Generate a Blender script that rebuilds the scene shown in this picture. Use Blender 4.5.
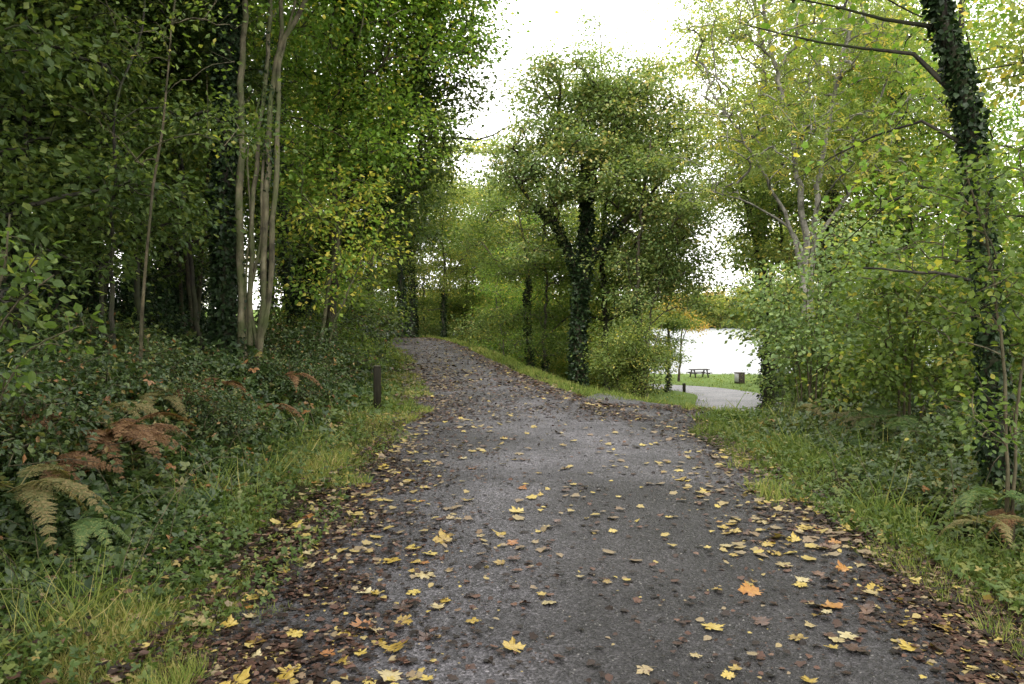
import bpy, math, random
import numpy as np

# ------------------------------------------------------------------ scene, camera, light
for o in list(bpy.data.objects):
    bpy.data.objects.remove(o)
S = bpy.context.scene
COL = S.collection
F, HOR, CAMZ = 796.0, 318.0, 1.6          # focal length in pixels, horizon row, eye height

cam = bpy.data.cameras.new("camera")
cam.sensor_width = 36.0
cam.lens = 36.0 * F / 1024.0
cam.clip_start = 0.05
cam.clip_end = 5000
camo = bpy.data.objects.new("camera", cam)
COL.objects.link(camo)
camo.location = (0, 0, CAMZ)
camo.rotation_euler = (math.radians(90) - math.atan((342 - HOR) / F), 0, 0)
S.camera = camo

SUN_EL, SUN_AZ = math.radians(50), math.radians(186)      # azimuth from +Y towards +X
w = bpy.data.worlds.new("World")
S.world = w
w.use_nodes = True
nt = w.node_tree
nt.nodes.clear()
sky = nt.nodes.new("ShaderNodeTexSky")
sky.sky_type = 'NISHITA'
sky.sun_disc = False
sky.sun_elevation = SUN_EL
sky.sun_rotation = SUN_AZ
hsv = nt.nodes.new("ShaderNodeHueSaturation")
hsv.inputs['Saturation'].default_value = 0.12
mixc = nt.nodes.new("ShaderNodeMixRGB")
mixc.inputs[0].default_value = 0.75
mixc.inputs[2].default_value = (10.0, 9.75, 9.35, 1)        # even high cloud
bg = nt.nodes.new("ShaderNodeBackground")
bg.inputs['Strength'].default_value = 0.15
wo = nt.nodes.new("ShaderNodeOutputWorld")
nt.links.new(sky.outputs[0], hsv.inputs['Color'])
nt.links.new(hsv.outputs[0], mixc.inputs[1])
nt.links.new(mixc.outputs[0], bg.inputs['Color'])
nt.links.new(bg.outputs[0], wo.inputs['Surface'])

sun = bpy.data.lights.new("sun", 'SUN')
sun.energy = 1.5
sun.angle = math.radians(25)
sun.color = (1.0, 0.96, 0.9)
suno = bpy.data.objects.new("sun", sun)
COL.objects.link(suno)
suno.rotation_euler = (math.radians(90) - SUN_EL, 0, math.pi - SUN_AZ)

S.view_settings.view_transform = 'Standard'
S.view_settings.look = 'None'
S.view_settings.gamma = 1
S.view_settings.use_curve_mapping = False
S.view_settings.exposure = 1.75
cy = S.cycles
cy.use_denoising = True
try:
    cy.denoiser = 'OPENIMAGEDENOISE'
    cy.denoising_input_passes = 'RGB_ALBEDO_NORMAL'
    cy.denoising_prefilter = 'ACCURATE'
except Exception:
    pass
cy.max_bounces = 9
cy.diffuse_bounces = 4
cy.glossy_bounces = 2
cy.transmission_bounces = 6
cy.use_adaptive_sampling = True
cy.adaptive_threshold = 0.015
cy.caustics_reflective = False
cy.caustics_refractive = False
cy.sample_clamp_indirect = 6

# ------------------------------------------------------------------ helpers
def ss(t):
    t = np.clip(t, 0, 1)
    return t * t * (3 - 2 * t)

def spline1(xs, ys):
    xs, ys = np.array(xs, float), np.array(ys, float)
    d = np.gradient(ys, xs)
    def f(x):
        x = np.clip(np.asarray(x, float), xs[0], xs[-1])
        i = np.clip(np.searchsorted(xs, x) - 1, 0, len(xs) - 2)
        hh = xs[i + 1] - xs[i]
        t = (x - xs[i]) / hh
        return ((2*t**3 - 3*t**2 + 1) * ys[i] + (t**3 - 2*t**2 + t) * hh * d[i]
                + (-2*t**3 + 3*t**2) * ys[i + 1] + (t**3 - t**2) * hh * d[i + 1])
    return f

# path edges (Y, left X, right X of the left-bending main path) and its rise to a crest
PY = [-10, 0, 3.5, 7, 9.65, 13.1, 17.1, 22.2, 28, 33.9, 38, 46, 60, 80]
XL = spline1(PY, [-1.5, -1.5, -1.45, -1.51, -1.45, -1.65, -2.1, -2.84, -3.9, -5.3, -6.3, -8.6, -13, -20])
XR = spline1(PY, [2.3, 2.35, 2.35, 2.45, 2.5, 2.05, 1.0, -0.05, -1.1, -2.3, -3.4, -5.6, -10, -17])
PZ = spline1([-30, 0, 8, 13, 17, 22, 28, 34, 38, 41, 46, 60, 90],
             [0, 0, 0, 0, .05, .15, .30, .46, .55, .55, .35, -.5, -1])

def vnoise(x, y, s, seed=0):
    """smooth value noise in [-1,1]"""
    x = np.asarray(x, float) / s + seed * 17.3
    y = np.asarray(y, float) / s - seed * 9.1
    xi, yi = np.floor(x), np.floor(y)
    fx, fy = ss(x - xi), ss(y - yi)
    def hsh(a, b):
        v = np.sin(a * 127.1 + b * 311.7 + seed * 74.7) * 43758.5453
        return (v - np.floor(v)) * 2 - 1
    a = hsh(xi, yi) * (1 - fx) + hsh(xi + 1, yi) * fx
    b = hsh(xi, yi + 1) * (1 - fx) + hsh(xi + 1, yi + 1) * fx
    return a * (1 - fy) + b * fy

def H(x, y):
    x = np.asarray(x, float)
    y = np.asarray(y, float)
    xr, xl = XR(y), XL(y)
    r = x - xr
    M = np.clip(0.2 * (y - 13.0), 0, 4.0)
    z = PZ(y) * (1 - ss(r / 6))
    z = z - M * ss((r - 0.3) / 3.5)
    z = z + 0.035 * np.clip(xl - 0.3 - x, 0, 25)
    z = z - 0.05 * np.clip(x - 3.2, 0, 12) * (1 - ss((y - 13) / 12))
    off = np.maximum(ss((xl - x) / 0.6), ss((r - 0.0) / 0.6) * (1 - ss((y - 12) / 3)))
    z = z + off * (0.03 + 0.05 * vnoise(x, y, 1.3, 1) * ss((60 - y) / 10))
    sh = 82 + 4 * vnoise(x, x * 0, 30, 3)
    z = z * (1 - ss((y - sh + 4) / 10)) + (-6.5) * ss((y - sh + 4) / 10)
    z = z + ss((y - 462) / 60) * 12 + ss((y - 540) / 300) * 5
    return z

def W(px, py, Y):
    return np.array([(px - 512) / F * Y, Y, CAMZ - (py - HOR) / F * Y])

def new_mesh(name, V, faces, tint=None, smooth=False):
    """faces: list of int arrays (n,k)"""
    me = bpy.data.meshes.new(name)
    V = np.asarray(V, np.float32)
    me.vertices.add(len(V))
    me.vertices.foreach_set('co', V.ravel())
    loops = np.concatenate([f.ravel() for f in faces]).astype(np.int32)
    tot = np.concatenate([np.full(len(f), f.shape[1]) for f in faces])
    st = np.concatenate([[0], np.cumsum(tot)[:-1]]).astype(np.int32)
    me.loops.add(len(loops))
    me.loops.foreach_set('vertex_index', loops)
    me.polygons.add(len(tot))
    me.polygons.foreach_set('loop_start', st)
    if smooth:
        me.polygons.foreach_set('use_smooth', np.ones(len(tot), bool))
    me.update(calc_edges=True)
    if tint is not None:
        a = me.attributes.new('tint', 'FLOAT', 'FACE')
        a.data.foreach_set('value', np.asarray(tint, np.float32))
    return me

def link(name, me, mat=None, parent=None, loc=None):
    o = bpy.data.objects.new(name, me)
    if mat is not None and me is not None and len(me.materials) == 0:
        me.materials.append(mat)
    COL.objects.link(o)
    if parent is not None:
        o.parent = parent
    if loc is not None:
        o.location = loc
    return o

def tag(o, label, cat, group=None, kind=None):
    o['label'] = label
    o['category'] = cat
    if group:
        o['group'] = group
    if kind:
        o['kind'] = kind
    return o

def thing(name, label, cat, loc, rotz=0, scale=1, group=None):
    o = bpy.data.objects.new(name, None)
    COL.objects.link(o)
    o.empty_display_size = 0.2
    o.location = loc
    o.rotation_euler = (0, 0, rotz)
    o.scale = (scale,) * 3 if np.isscalar(scale) else scale
    return tag(o, label, cat, group)

# ------------------------------------------------------------------ materials
def mat_new(name):
    m = bpy.data.materials.new(name)
    m.use_nodes = True
    t = m.node_tree
    t.nodes.clear()
    out = t.nodes.new("ShaderNodeOutputMaterial")
    return m, t, out

def ramp(t, stops, interp='LINEAR'):
    n = t.nodes.new("ShaderNodeValToRGB")
    n.color_ramp.interpolation = interp
    e = n.color_ramp.elements
    while len(e) < len(stops):
        e.new(0.5)
    for el, (p, c) in zip(e, stops):
        el.position = p
        el.color = (*c, 1)
    return n

def noise(t, scale, detail=4, rough=0.6, vec=None):
    n = t.nodes.new("ShaderNodeTexNoise")
    n.inputs['Scale'].default_value = scale
    n.inputs['Detail'].default_value = detail
    n.inputs['Roughness'].default_value = rough
    if vec is not None:
        t.links.new(vec, n.inputs['Vector'])
    return n

def leaf_mat(name, stops, transl=0.4, rough=0.45, spec=0.35, tcol=(1.3, 1.32, 0.68), desat=.10, gain=1.0):
    stops = [(p, tuple(gain * v * (1 - desat) + desat * gain * (.3 * c[0] + .6 * c[1] + .1 * c[2]) for v in c)) for p, c in stops]
    m, t, out = mat_new(name)
    at = t.nodes.new("ShaderNodeAttribute")
    at.attribute_name = 'tint'
    r = ramp(t, stops)
    t.links.new(at.outputs['Fac'], r.inputs[0])
    p = t.nodes.new("ShaderNodeBsdfPrincipled")
    p.inputs['Roughness'].default_value = rough
    p.inputs['Specular IOR Level'].default_value = spec
    t.links.new(r.outputs[0], p.inputs['Base Color'])
    mul = t.nodes.new("ShaderNodeMixRGB")
    mul.blend_type = 'MULTIPLY'
    mul.inputs[0].default_value = 1
    mul.inputs[2].default_value = (*tcol, 1)
    t.links.new(r.outputs[0], mul.inputs[1])
    tr = t.nodes.new("ShaderNodeBsdfTranslucent")
    t.links.new(mul.outputs[0], tr.inputs['Color'])
    mx = t.nodes.new("ShaderNodeMixShader")
    mx.inputs[0].default_value = transl
    t.links.new(p.outputs[0], mx.inputs[1])
    t.links.new(tr.outputs[0], mx.inputs[2])
    t.links.new(mx.outputs[0], out.inputs['Surface'])
    return m

def bark_mat(name, c0, c1, c2, scale=9, moss=0.0, bump=0.5):
    m, t, out = mat_new(name)
    tc = t.nodes.new("ShaderNodeTexCoord")
    mp = t.nodes.new("ShaderNodeMapping")
    mp.inputs['Scale'].default_value = (1, 1, 0.22)
    t.links.new(tc.outputs['Object'], mp.inputs['Vector'])
    n = noise(t, scale, 6, 0.65, mp.outputs[0])
    r = ramp(t, [(0.3, c0), (0.52, c1), (0.72, c2)])
    t.links.new(n.outputs['Fac'], r.inputs[0])
    n3 = noise(t, 5.0, 5, 0.7, tc.outputs['Object'])
    r3 = ramp(t, [(.36, (.38, .37, .36)), (.5, (1, 1, 1)), (.66, (1.45, 1.42, 1.35))])
    t.links.new(n3.outputs['Fac'], r3.inputs[0])
    m3 = t.nodes.new("ShaderNodeMixRGB")
    m3.blend_type = 'MULTIPLY'
    m3.inputs[0].default_value = 1
    t.links.new(r.outputs[0], m3.inputs[1])
    t.links.new(r3.outputs[0], m3.inputs[2])
    r = m3
    n2 = noise(t, 1.7, 3, 0.6, tc.outputs['Object'])
    r2 = ramp(t, [(0.45, (0, 0, 0)), (0.62, (1, 1, 1))])
    t.links.new(n2.outputs['Fac'], r2.inputs[0])
    mm = t.nodes.new("ShaderNodeMath")
    mm.operation = 'MULTIPLY'
    mm.inputs[1].default_value = moss
    t.links.new(r2.outputs[0], mm.inputs[0])
    mx = t.nodes.new("ShaderNodeMixRGB")
    mx.inputs[2].default_value = (0.05, 0.065, 0.02, 1)
    t.links.new(mm.outputs[0], mx.inputs[0])
    t.links.new(r.outputs[0], mx.inputs[1])
    p = t.nodes.new("ShaderNodeBsdfPrincipled")
    p.inputs['Roughness'].default_value = 0.85
    p.inputs['Specular IOR Level'].default_value = 0.25
    t.links.new(mx.outputs[0], p.inputs['Base Color'])
    b = t.nodes.new("ShaderNodeBump")
    b.inputs['Strength'].default_value = bump
    b.inputs['Distance'].default_value = 0.02
    t.links.new(n.outputs['Fac'], b.inputs['Height'])
    t.links.new(b.outputs[0], p.inputs['Normal'])
    t.links.new(p.outputs[0], out.inputs['Surface'])
    return m

L = {}
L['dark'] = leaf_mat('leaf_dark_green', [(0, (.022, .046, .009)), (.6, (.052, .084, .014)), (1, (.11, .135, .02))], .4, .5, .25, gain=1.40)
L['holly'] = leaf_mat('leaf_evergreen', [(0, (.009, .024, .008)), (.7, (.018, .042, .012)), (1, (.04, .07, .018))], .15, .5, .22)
L['ivy'] = leaf_mat('leaf_ivy', [(0, (.008, .02, .006)), (.6, (.018, .040, .010)), (1, (.05, .085, .02))], .15, .5, .2)
L['mid'] = leaf_mat('leaf_mid_green', [(0, (.045, .082, .014)), (.5, (.085, .135, .02)), (.85, (.14, .19, .03)), (1, (.27, .24, .035))], .5, .5, .25, gain=1.20)
L['bright'] = leaf_mat('leaf_bright_green', [(0, (.055, .115, .013)), (.55, (.10, .18, .02)), (.88, (.18, .24, .03)), (1, (.36, .31, .035))], .55, .5, .25, gain=1.55)
L['oak'] = leaf_mat('leaf_oak', [(0, (.042, .075, .018)), (.5, (.085, .125, .03)), (.82, (.14, .165, .045)), (1, (.24, .2, .055))], .42, .5, .3, gain=1.65)
L['olive'] = leaf_mat('leaf_olive', [(0, (.065, .10, .022)), (.4, (.115, .155, .032)), (.75, (.18, .20, .04)), (1, (.36, .28, .045))], .5, .55, .22, gain=1.55)
L['gold'] = leaf_mat('leaf_golden', [(0, (.15, .14, .02)), (.4, (.28, .21, .026)), (.75, (.38, .26, .035)), (1, (.36, .18, .035))], .5, .55, .22)
L['hazel'] = leaf_mat('leaf_hazel', [(0, (.07, .125, .035)), (.5, (.13, .20, .06)), (.85, (.2, .27, .075)), (1, (.34, .3, .05))], .46, .45, .3, gain=1.10)
L['bramble'] = leaf_mat('leaf_bramble', [(0, (.014, .034, .008)), (.45, (.033, .062, .012)), (.75, (.068, .10, .02)), (.92, (.13, .14, .03)), (1, (.22, .10, .03))], .25, .42, .35, gain=1.00)
L['verge'] = leaf_mat('leaf_verge', [(0, (.035, .07, .012)), (.5, (.075, .125, .02)), (.8, (.14, .17, .03)), (1, (.27, .2, .05))], .35, .5, .25, gain=0.80)
L['grass'] = leaf_mat('grass_blade', [(0, (.04, .07, .012)), (.45, (.09, .125, .02)), (.75, (.15, .155, .035)), (1, (.25, .2, .08))], .35, .7, .06, gain=1.4)
L['fern_green'] = leaf_mat('fern_green', [(0, (.05, .10, .025)), (.6, (.09, .15, .04)), (1, (.2, .21, .06))], .4, .55, .2)
L['fern_pale'] = leaf_mat('fern_pale', [(0, (.07, .085, .022)), (.5, (.15, .14, .048)), (1, (.22, .16, .065))], .4, .6, .2)
L['fern_brown'] = leaf_mat('fern_brown', [(0, (.055, .026, .011)), (.5, (.13, .064, .026)), (1, (.22, .13, .055))], .35, .6, .2)
L['litter'] = leaf_mat('leaf_litter', [(0, (.006, .004, .0035)), (.35, (.02, .0115, .008)), (.62, (.058, .028, .0185)), (.82, (.105, .054, .036)), (.93, (.17, .13, .075)), (1, (.30, .225, .04))], .1, .5, .2)

B = {}
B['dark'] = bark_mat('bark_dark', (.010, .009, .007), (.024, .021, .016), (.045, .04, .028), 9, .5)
B['grey'] = bark_mat('bark_grey', (.04, .036, .028), (.085, .077, .06), (.14, .13, .10), 11, .4)
B['tan'] = bark_mat('bark_tan', (.032, .028, .017), (.078, .07, .042), (.15, .138, .092), 8, .85, .5)
B['pale'] = bark_mat('bark_pale_grey', (.10, .095, .08), (.17, .16, .14), (.25, .24, .21), 10, .3)
B['brown'] = bark_mat('bark_brown', (.018, .014, .010), (.042, .033, .023), (.07, .058, .042), 10, .5)
B['stem'] = bark_mat('bark_stem', (.035, .027, .015), (.065, .054, .032), (.10, .088, .056), 14, .3, .3)

def path_mat(worn=False):
    m, t, out = mat_new('worn_tarmac_and_grit' if worn else 'wet_tarmac_and_grit')
    g = t.nodes.new("ShaderNodeNewGeometry")
    pos = g.outputs['Position']
    big = noise(t, 0.55, 4, 0.6, pos)
    v = t.nodes.new("ShaderNodeTexVoronoi")
    v.inputs['Scale'].default_value = 75
    t.links.new(pos, v.inputs['Vector'])
    v2 = t.nodes.new("ShaderNodeTexVoronoi")
    v2.inputs['Scale'].default_value = 160
    t.links.new(pos, v2.inputs['Vector'])
    n = noise(t, 22, 7, 0.8, pos)
    stone = ramp(t, [(0, (.014, .0139, .0152)), (.45, (.048, .0475, .0525)), (.8, (.10, .099, .107)), (1, (.19, .188, .197))])
    t.links.new(v.outputs['Color'], stone.inputs[0])
    r = ramp(t, [(.36, (.5, .49, .5)), (.47, (.8, .79, .8)), (.56, (1.1, 1.08, 1.09)), (.7, (1.25, 1.22, 1.23))])
    t.links.new(big.outputs['Fac'], r.inputs[0])
    mul = t.nodes.new("ShaderNodeMixRGB")
    mul.blend_type = 'MULTIPLY'
    mul.inputs[0].default_value = 1
    t.links.new(stone.outputs[0], mul.inputs[1])
    t.links.new(r.outputs[0], mul.inputs[2])
    if worn:
        wa = t.nodes.new("ShaderNodeAttribute")
        wa.attribute_name = 'wear'
        nw = noise(t, 3.5, 6, .7, pos)
        aw = t.nodes.new("ShaderNodeMath")
        aw.operation = 'MULTIPLY_ADD'
        aw.inputs[1].default_value = .55
        t.links.new(nw.outputs['Fac'], aw.inputs[0])
        t.links.new(wa.outputs['Fac'], aw.inputs[2])
        rw = ramp(t, [(.42, (.5, .48, .475)), (.7, (.95, .93, .94)), (1.0, (1.75, 1.73, 1.78))])
        t.links.new(aw.outputs[0], rw.inputs[0])
        mw = t.nodes.new("ShaderNodeMixRGB")
        mw.blend_type = 'MULTIPLY'
        mw.inputs[0].default_value = 1
        t.links.new(mul.outputs[0], mw.inputs[1])
        t.links.new(rw.outputs[0], mw.inputs[2])
        mul = mw
    r2 = ramp(t, [(.34, (.5, .485, .48)), (.5, (.95, .94, .94)), (.64, (1.35, 1.33, 1.33))])
    t.links.new(n.outputs['Fac'], r2.inputs[0])
    mul2 = t.nodes.new("ShaderNodeMixRGB")
    mul2.blend_type = 'MULTIPLY'
    mul2.inputs[0].default_value = 1
    t.links.new(mul.outputs[0], mul2.inputs[1])
    t.links.new(r2.outputs[0], mul2.inputs[2])
    p = t.nodes.new("ShaderNodeBsdfPrincipled")
    t.links.new(mul2.outputs[0], p.inputs['Base Color'])
    rr = ramp(t, [(.35, (.42,) * 3), (.65, (.68,) * 3)])
    t.links.new(n.outputs['Fac'], rr.inputs[0])
    t.links.new(rr.outputs[0], p.inputs['Roughness'])
    p.inputs['Specular IOR Level'].default_value = 0.32
    b = t.nodes.new("ShaderNodeBump")
    b.inputs['Strength'].default_value = 0.9
    b.inputs['Distance'].default_value = 0.012
    t.links.new(v.outputs['Distance'], b.inputs['Height'])
    b2 = t.nodes.new("ShaderNodeBump")
    b2.inputs['Strength'].default_value = 0.6
    b2.inputs['Distance'].default_value = 0.03
    t.links.new(n.outputs['Fac'], b2.inputs['Height'])
    t.links.new(b.outputs[0], b2.inputs['Normal'])
    t.links.new(b2.outputs[0], p.inputs['Normal'])
    t.links.new(p.outputs[0], out.inputs['Surface'])
    return m

def soil_mat():
    m, t, out = mat_new('woodland_soil')
    g = t.nodes.new("ShaderNodeNewGeometry")
    n = noise(t, 1.3, 8, 0.7, g.outputs['Position'])
    n2 = noise(t, 25, 5, 0.7, g.outputs['Position'])
    r = ramp(t, [(.3, (.010, .009, .006)), (.5, (.022, .022, .010)), (.7, (.034, .038, .014))])
    t.links.new(n.outputs['Fac'], r.inputs[0])
    r2 = ramp(t, [(.3, (.5, .5, .5)), (.7, (1.4, 1.35, 1.2))])
    t.links.new(n2.outputs['Fac'], r2.inputs[0])
    mul = t.nodes.new("ShaderNodeMixRGB")
    mul.blend_type = 'MULTIPLY'
    mul.inputs[0].default_value = 1
    t.links.new(r.outputs[0], mul.inputs[1])
    t.links.new(r2.outputs[0], mul.inputs[2])
    p = t.nodes.new("ShaderNodeBsdfPrincipled")
    sx = t.nodes.new("ShaderNodeSeparateXYZ")
    t.links.new(g.outputs['Position'], sx.inputs[0])
    mr = t.nodes.new("ShaderNodeMapRange")
    mr.inputs['From Min'].default_value = 34
    mr.inputs['From Max'].default_value = 42
    t.links.new(sx.outputs['Y'], mr.inputs['Value'])
    gr = ramp(t, [(.3, (.05, .085, .02)), (.7, (.10, .14, .035))])
    t.links.new(n2.outputs['Fac'], gr.inputs[0])
    mg = t.nodes.new("ShaderNodeMixRGB")
    t.links.new(mr.outputs[0], mg.inputs[0])
    t.links.new(mul.outputs[0], mg.inputs[1])
    t.links.new(gr.outputs[0], mg.inputs[2])
    p.inputs['Roughness'].default_value = 1.0
    p.inputs['Specular IOR Level'].default_value = 0.05
    t.links.new(mg.outputs[0], p.inputs['Base Color'])
    b = t.nodes.new("ShaderNodeBump")
    b.inputs['Strength'].default_value = 0.8
    b.inputs['Distance'].default_value = 0.05
    t.links.new(n2.outputs['Fac'], b.inputs['Height'])
    t.links.new(b.outputs[0], p.inputs['Normal'])
    t.links.new(p.outputs[0], out.inputs['Surface'])
    return m

def plain_mat(name, stops, scale=8, rough=.8, stretch=(1, 1, 1), bump=.3):
    m, t, out = mat_new(name)
    tc = t.nodes.new("ShaderNodeTexCoord")
    mp = t.nodes.new("ShaderNodeMapping")
    mp.inputs['Scale'].default_value = stretch
    t.links.new(tc.outputs['Object'], mp.inputs['Vector'])
    n = noise(t, scale, 6, .65, mp.outputs[0])
    r = ramp(t, stops)
    t.links.new(n.outputs['Fac'], r.inputs[0])
    p = t.nodes.new("ShaderNodeBsdfPrincipled")
    p.inputs['Roughness'].default_value = rough
    p.inputs['Specular IOR Level'].default_value = .15
    t.links.new(r.outputs[0], p.inputs['Base Color'])
    b = t.nodes.new("ShaderNodeBump")
    b.inputs['Strength'].default_value = bump
    b.inputs['Distance'].default_value = .01
    t.links.new(n.outputs['Fac'], b.inputs['Height'])
    t.links.new(b.outputs[0], p.inputs['Normal'])
    t.links.new(p.outputs[0], out.inputs['Surface'])
    return m

def fallen_mat(name, c0, c1, c2):
    m, t, out = mat_new(name)
    tc = t.nodes.new("ShaderNodeTexCoord")
    oi = t.nodes.new("ShaderNodeObjectInfo")
    ad = t.nodes.new("ShaderNodeVectorMath")
    ad.operation = 'ADD'
    t.links.new(tc.outputs['Object'], ad.inputs[0])
    t.links.new(oi.outputs['Location'], ad.inputs[1])
    n = noise(t, 3.0, 5, .7, ad.outputs[0])
    mx = t.nodes.new("ShaderNodeMath")
    mx.operation = 'MULTIPLY_ADD'
    mx.inputs[1].default_value = 0.5
    t.links.new(oi.outputs['Random'], mx.inputs[0])
    sb = t.nodes.new("ShaderNodeMath")
    sb.operation = 'SUBTRACT'
    sb.inputs[1].default_value = 0.25
    t.links.new(n.outputs['Fac'], sb.inputs[0])
    t.links.new(sb.outputs[0], mx.inputs[2])
    r = ramp(t, [(.18, c0), (.5, c1), (.85, c2)])
    t.links.new(mx.outputs[0], r.inputs[0])
    p = t.nodes.new("ShaderNodeBsdfPrincipled")
    p.inputs['Roughness'].default_value = .42
    p.inputs['Specular IOR Level'].default_value = .4
    t.links.new(r.outputs[0], p.inputs['Base Color'])
    t.links.new(p.outputs[0], out.inputs['Surface'])
    return m

# ------------------------------------------------------------------ leaf templates: axis +Y, normal +Z
def tpl(v, f):
    return np.array(v, float), np.array(f, int)

T = {}
T['kite'] = tpl([(0, 0, 0), (.33, .45, .07), (0, 1, -.05), (-.33, .45, .07)], [(0, 1, 2), (0, 2, 3)])
T['oval'] = tpl([(0, 0, 0), (.3, .25, .06), (.34, .6, .05), (0, 1, -.08), (-.34, .6, .05), (-.3, .25, .06), (0, .5, 0)],
                [(0, 1, 6), (1, 2, 6), (2, 3, 6), (3, 4, 6), (4, 5, 6), (5, 0, 6)])
_half = [(.28, -.05), (.46, .12), (.36, .24), (.54, .46), (.44, .58), (.27, .62), (.2, .8)]
_ol = [(0, 0)] + _half + [(0, 1.0)] + [(-x, y) for x, y in reversed(_half)]
T['maple'] = tpl([(x, y, .12 * abs(x) - .1 * y * y) for x, y in _ol] + [(0, .34, 0)],
                 [(i, (i + 1) % len(_ol), len(_ol)) for i in range(len(_ol))])
def multi(parts, base='kite'):
    V, Fc, n = [], [], 0
    for (ox, oy, ang, s) in parts:
        v, f = T[base]
        c, sn = math.cos(ang), math.sin(ang)
        x = v[:, 0] * s * .8 * c - v[:, 1] * s * sn + ox
        y = v[:, 0] * s * .8 * sn + v[:, 1] * s * c + oy
        V.append(np.stack([x, y, v[:, 2] * s - .05 * (abs(x) + y) ** 2], 1))
        Fc.append(f + n)
        n += len(v)
    return np.concatenate(V), np.concatenate(Fc)
T['tri'] = multi([(0, .3, 0, .75), (.03, .28, -1.25, .62), (-.03, .28, 1.25, .62)], 'oval')
T['tri_low'] = multi([(0, .3, 0, .75), (.03, .28, -1.25, .62), (-.03, .28, 1.25, .62)])
T['ash'] = multi([(0, .9, 0, .3)] + [(sx * .02, y, -sx * 1.05, .32) for y in (.25, .42, .6, .78) for sx in (1, -1)])
T['spray'] = multi([(0, .0, .2, .42), (.1, .25, -.9, .4), (-.08, .3, .8, .42), (.04, .55, -.3, .45), (-.2, .55, 1.3, .35), (.25, .5, -1.4, .34)])
T['blade'] = tpl([(-.018, 0, 0), (.018, 0, 0), (-.013, .5, .05), (.013, .5, .05), (0, 1, .28)], [(0, 1, 3), (0, 3, 2), (2, 3, 4)])

def norm(a):
    return a / np.maximum(np.linalg.norm(a, axis=-1, keepdims=True), 1e-9)

class LeafCloud:
    def __init__(s):
        s.V, s.F, s.t, s.n = [], [], [], 0
    def add(s, name, pos, axis, nrm, size, tint):
        v, f = T[name]
        axis = norm(axis)
        side = norm(np.cross(axis, nrm))
        nrm = np.cross(side, axis)
        N = len(pos)
        if N == 0:
            return
        size = np.broadcast_to(size, N)
        P = (pos[:, None, :] + size[:, None, None] *
             (v[None, :, 0:1] * side[:, None, :] + v[None, :, 1:2] * axis[:, None, :] + v[None, :, 2:3] * nrm[:, None, :]))
        s.V.append(P.reshape(-1, 3))
        s.F.append((f[None] + (np.arange(N) * len(v))[:, None, None]).reshape(-1, 3) + s.n)
        s.n += N * len(v)
        s.t.append(np.repeat(np.broadcast_to(tint, N), len(f)))
    def mesh(s, name):
        return new_mesh(name, np.concatenate(s.V), [np.concatenate(s.F)], np.concatenate(s.t))

class Tubes:
    def __init__(s):
        s.V, s.F, s.n = [], [], 0
    def add(s, P, R, sides=5, cap=False):
        P = np.asarray(P, float)
        R = np.asarray(R, float)
        k = len(P)
        tan = norm(np.gradient(P, axis=0))
        ref = np.array([1.0, 0, 0]) if abs(tan[0, 0]) < .8 else np.array([0, 1.0, 0])
        u = norm(np.cross(tan, ref))
        v = np.cross(tan, u)
        a = np.linspace(0, 2 * np.pi, sides, endpoint=False)
        ring = P[:, None] + R[:, None, None] * (np.cos(a)[None, :, None] * u[:, None] + np.sin(a)[None, :, None] * v[:, None])
        s.V.append(ring.reshape(-1, 3))
        i = np.arange(k - 1)[:, None] * sides
        j = np.arange(sides)[None]
        j2 = (j + 1) % sides
        q = np.stack([i + j, i + j2, i + sides + j2, i + sides + j], -1).reshape(-1, 4)
        s.F.append(q + s.n)
        s.n += k * sides
    def mesh(s, name):
        return new_mesh(name, np.concatenate(s.V), [np.concatenate(s.F)], smooth=True)
    def meshes(s):
        out, n = [], 0
        for v, f in zip(s.V, s.F):
            out.append(new_mesh('stem', v, [f - n], smooth=True))
            n += len(v)
        return out

def leafy_mesh(lc, tubes):
    """leaves (slot 0) and the twigs that carry them (slot 1) as one crown"""
    V = np.concatenate(lc.V + tubes.V)
    t3, q4 = np.concatenate(lc.F), np.concatenate(tubes.F) + lc.n
    tint = np.concatenate([np.concatenate(lc.t), np.zeros(len(q4))])
    me = new_mesh('crown', V, [t3, q4], tint)
    me.polygons.foreach_set('material_index', np.concatenate([np.zeros(len(t3)), np.ones(len(q4))]).astype(np.int32))
    me.polygons.foreach_set('use_smooth', np.concatenate([np.zeros(len(t3)), np.ones(len(q4))]).astype(bool))
    return me

# ------------------------------------------------------------------ tree growing
def resample(pts, step):
    pts = np.asarray(pts, float)
    d = np.concatenate([[0], np.cumsum(np.linalg.norm(np.diff(pts, axis=0), axis=1))])
    n = max(4, int(d[-1] / step) + 1)
    s = np.linspace(0, d[-1], n)
    if len(pts) > 2:
        return np.stack([spline1(d, pts[:, k])(s) for k in range(3)], 1)
    return np.stack([np.interp(s, d, pts[:, k]) for k in range(3)], 1)

def tips_in(blobs, n, rng, per=7, jitter=.5, flat=.5):
    """branch tips in clusters inside ellipsoids (cx,cy,cz,rx,ry,rz,weight)"""
    out = []
    wsum = sum(b[6] for b in blobs)
    for b in blobs:
        m = max(1, int(round(n * b[6] / wsum / per)))
        d = norm(rng.normal(size=(m, 3)))
        rad = rng.uniform(0.15, 1, (m, 1)) ** 0.42
        c = np.array(b[:3]) + d * rad * np.array(b[3:6])
        tt = c[:, None] + rng.normal(size=(m, per, 3)) * np.array([jitter, jitter, jitter * flat])
        out.append(tt.reshape(-1, 3))
    return np.concatenate(out)

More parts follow.
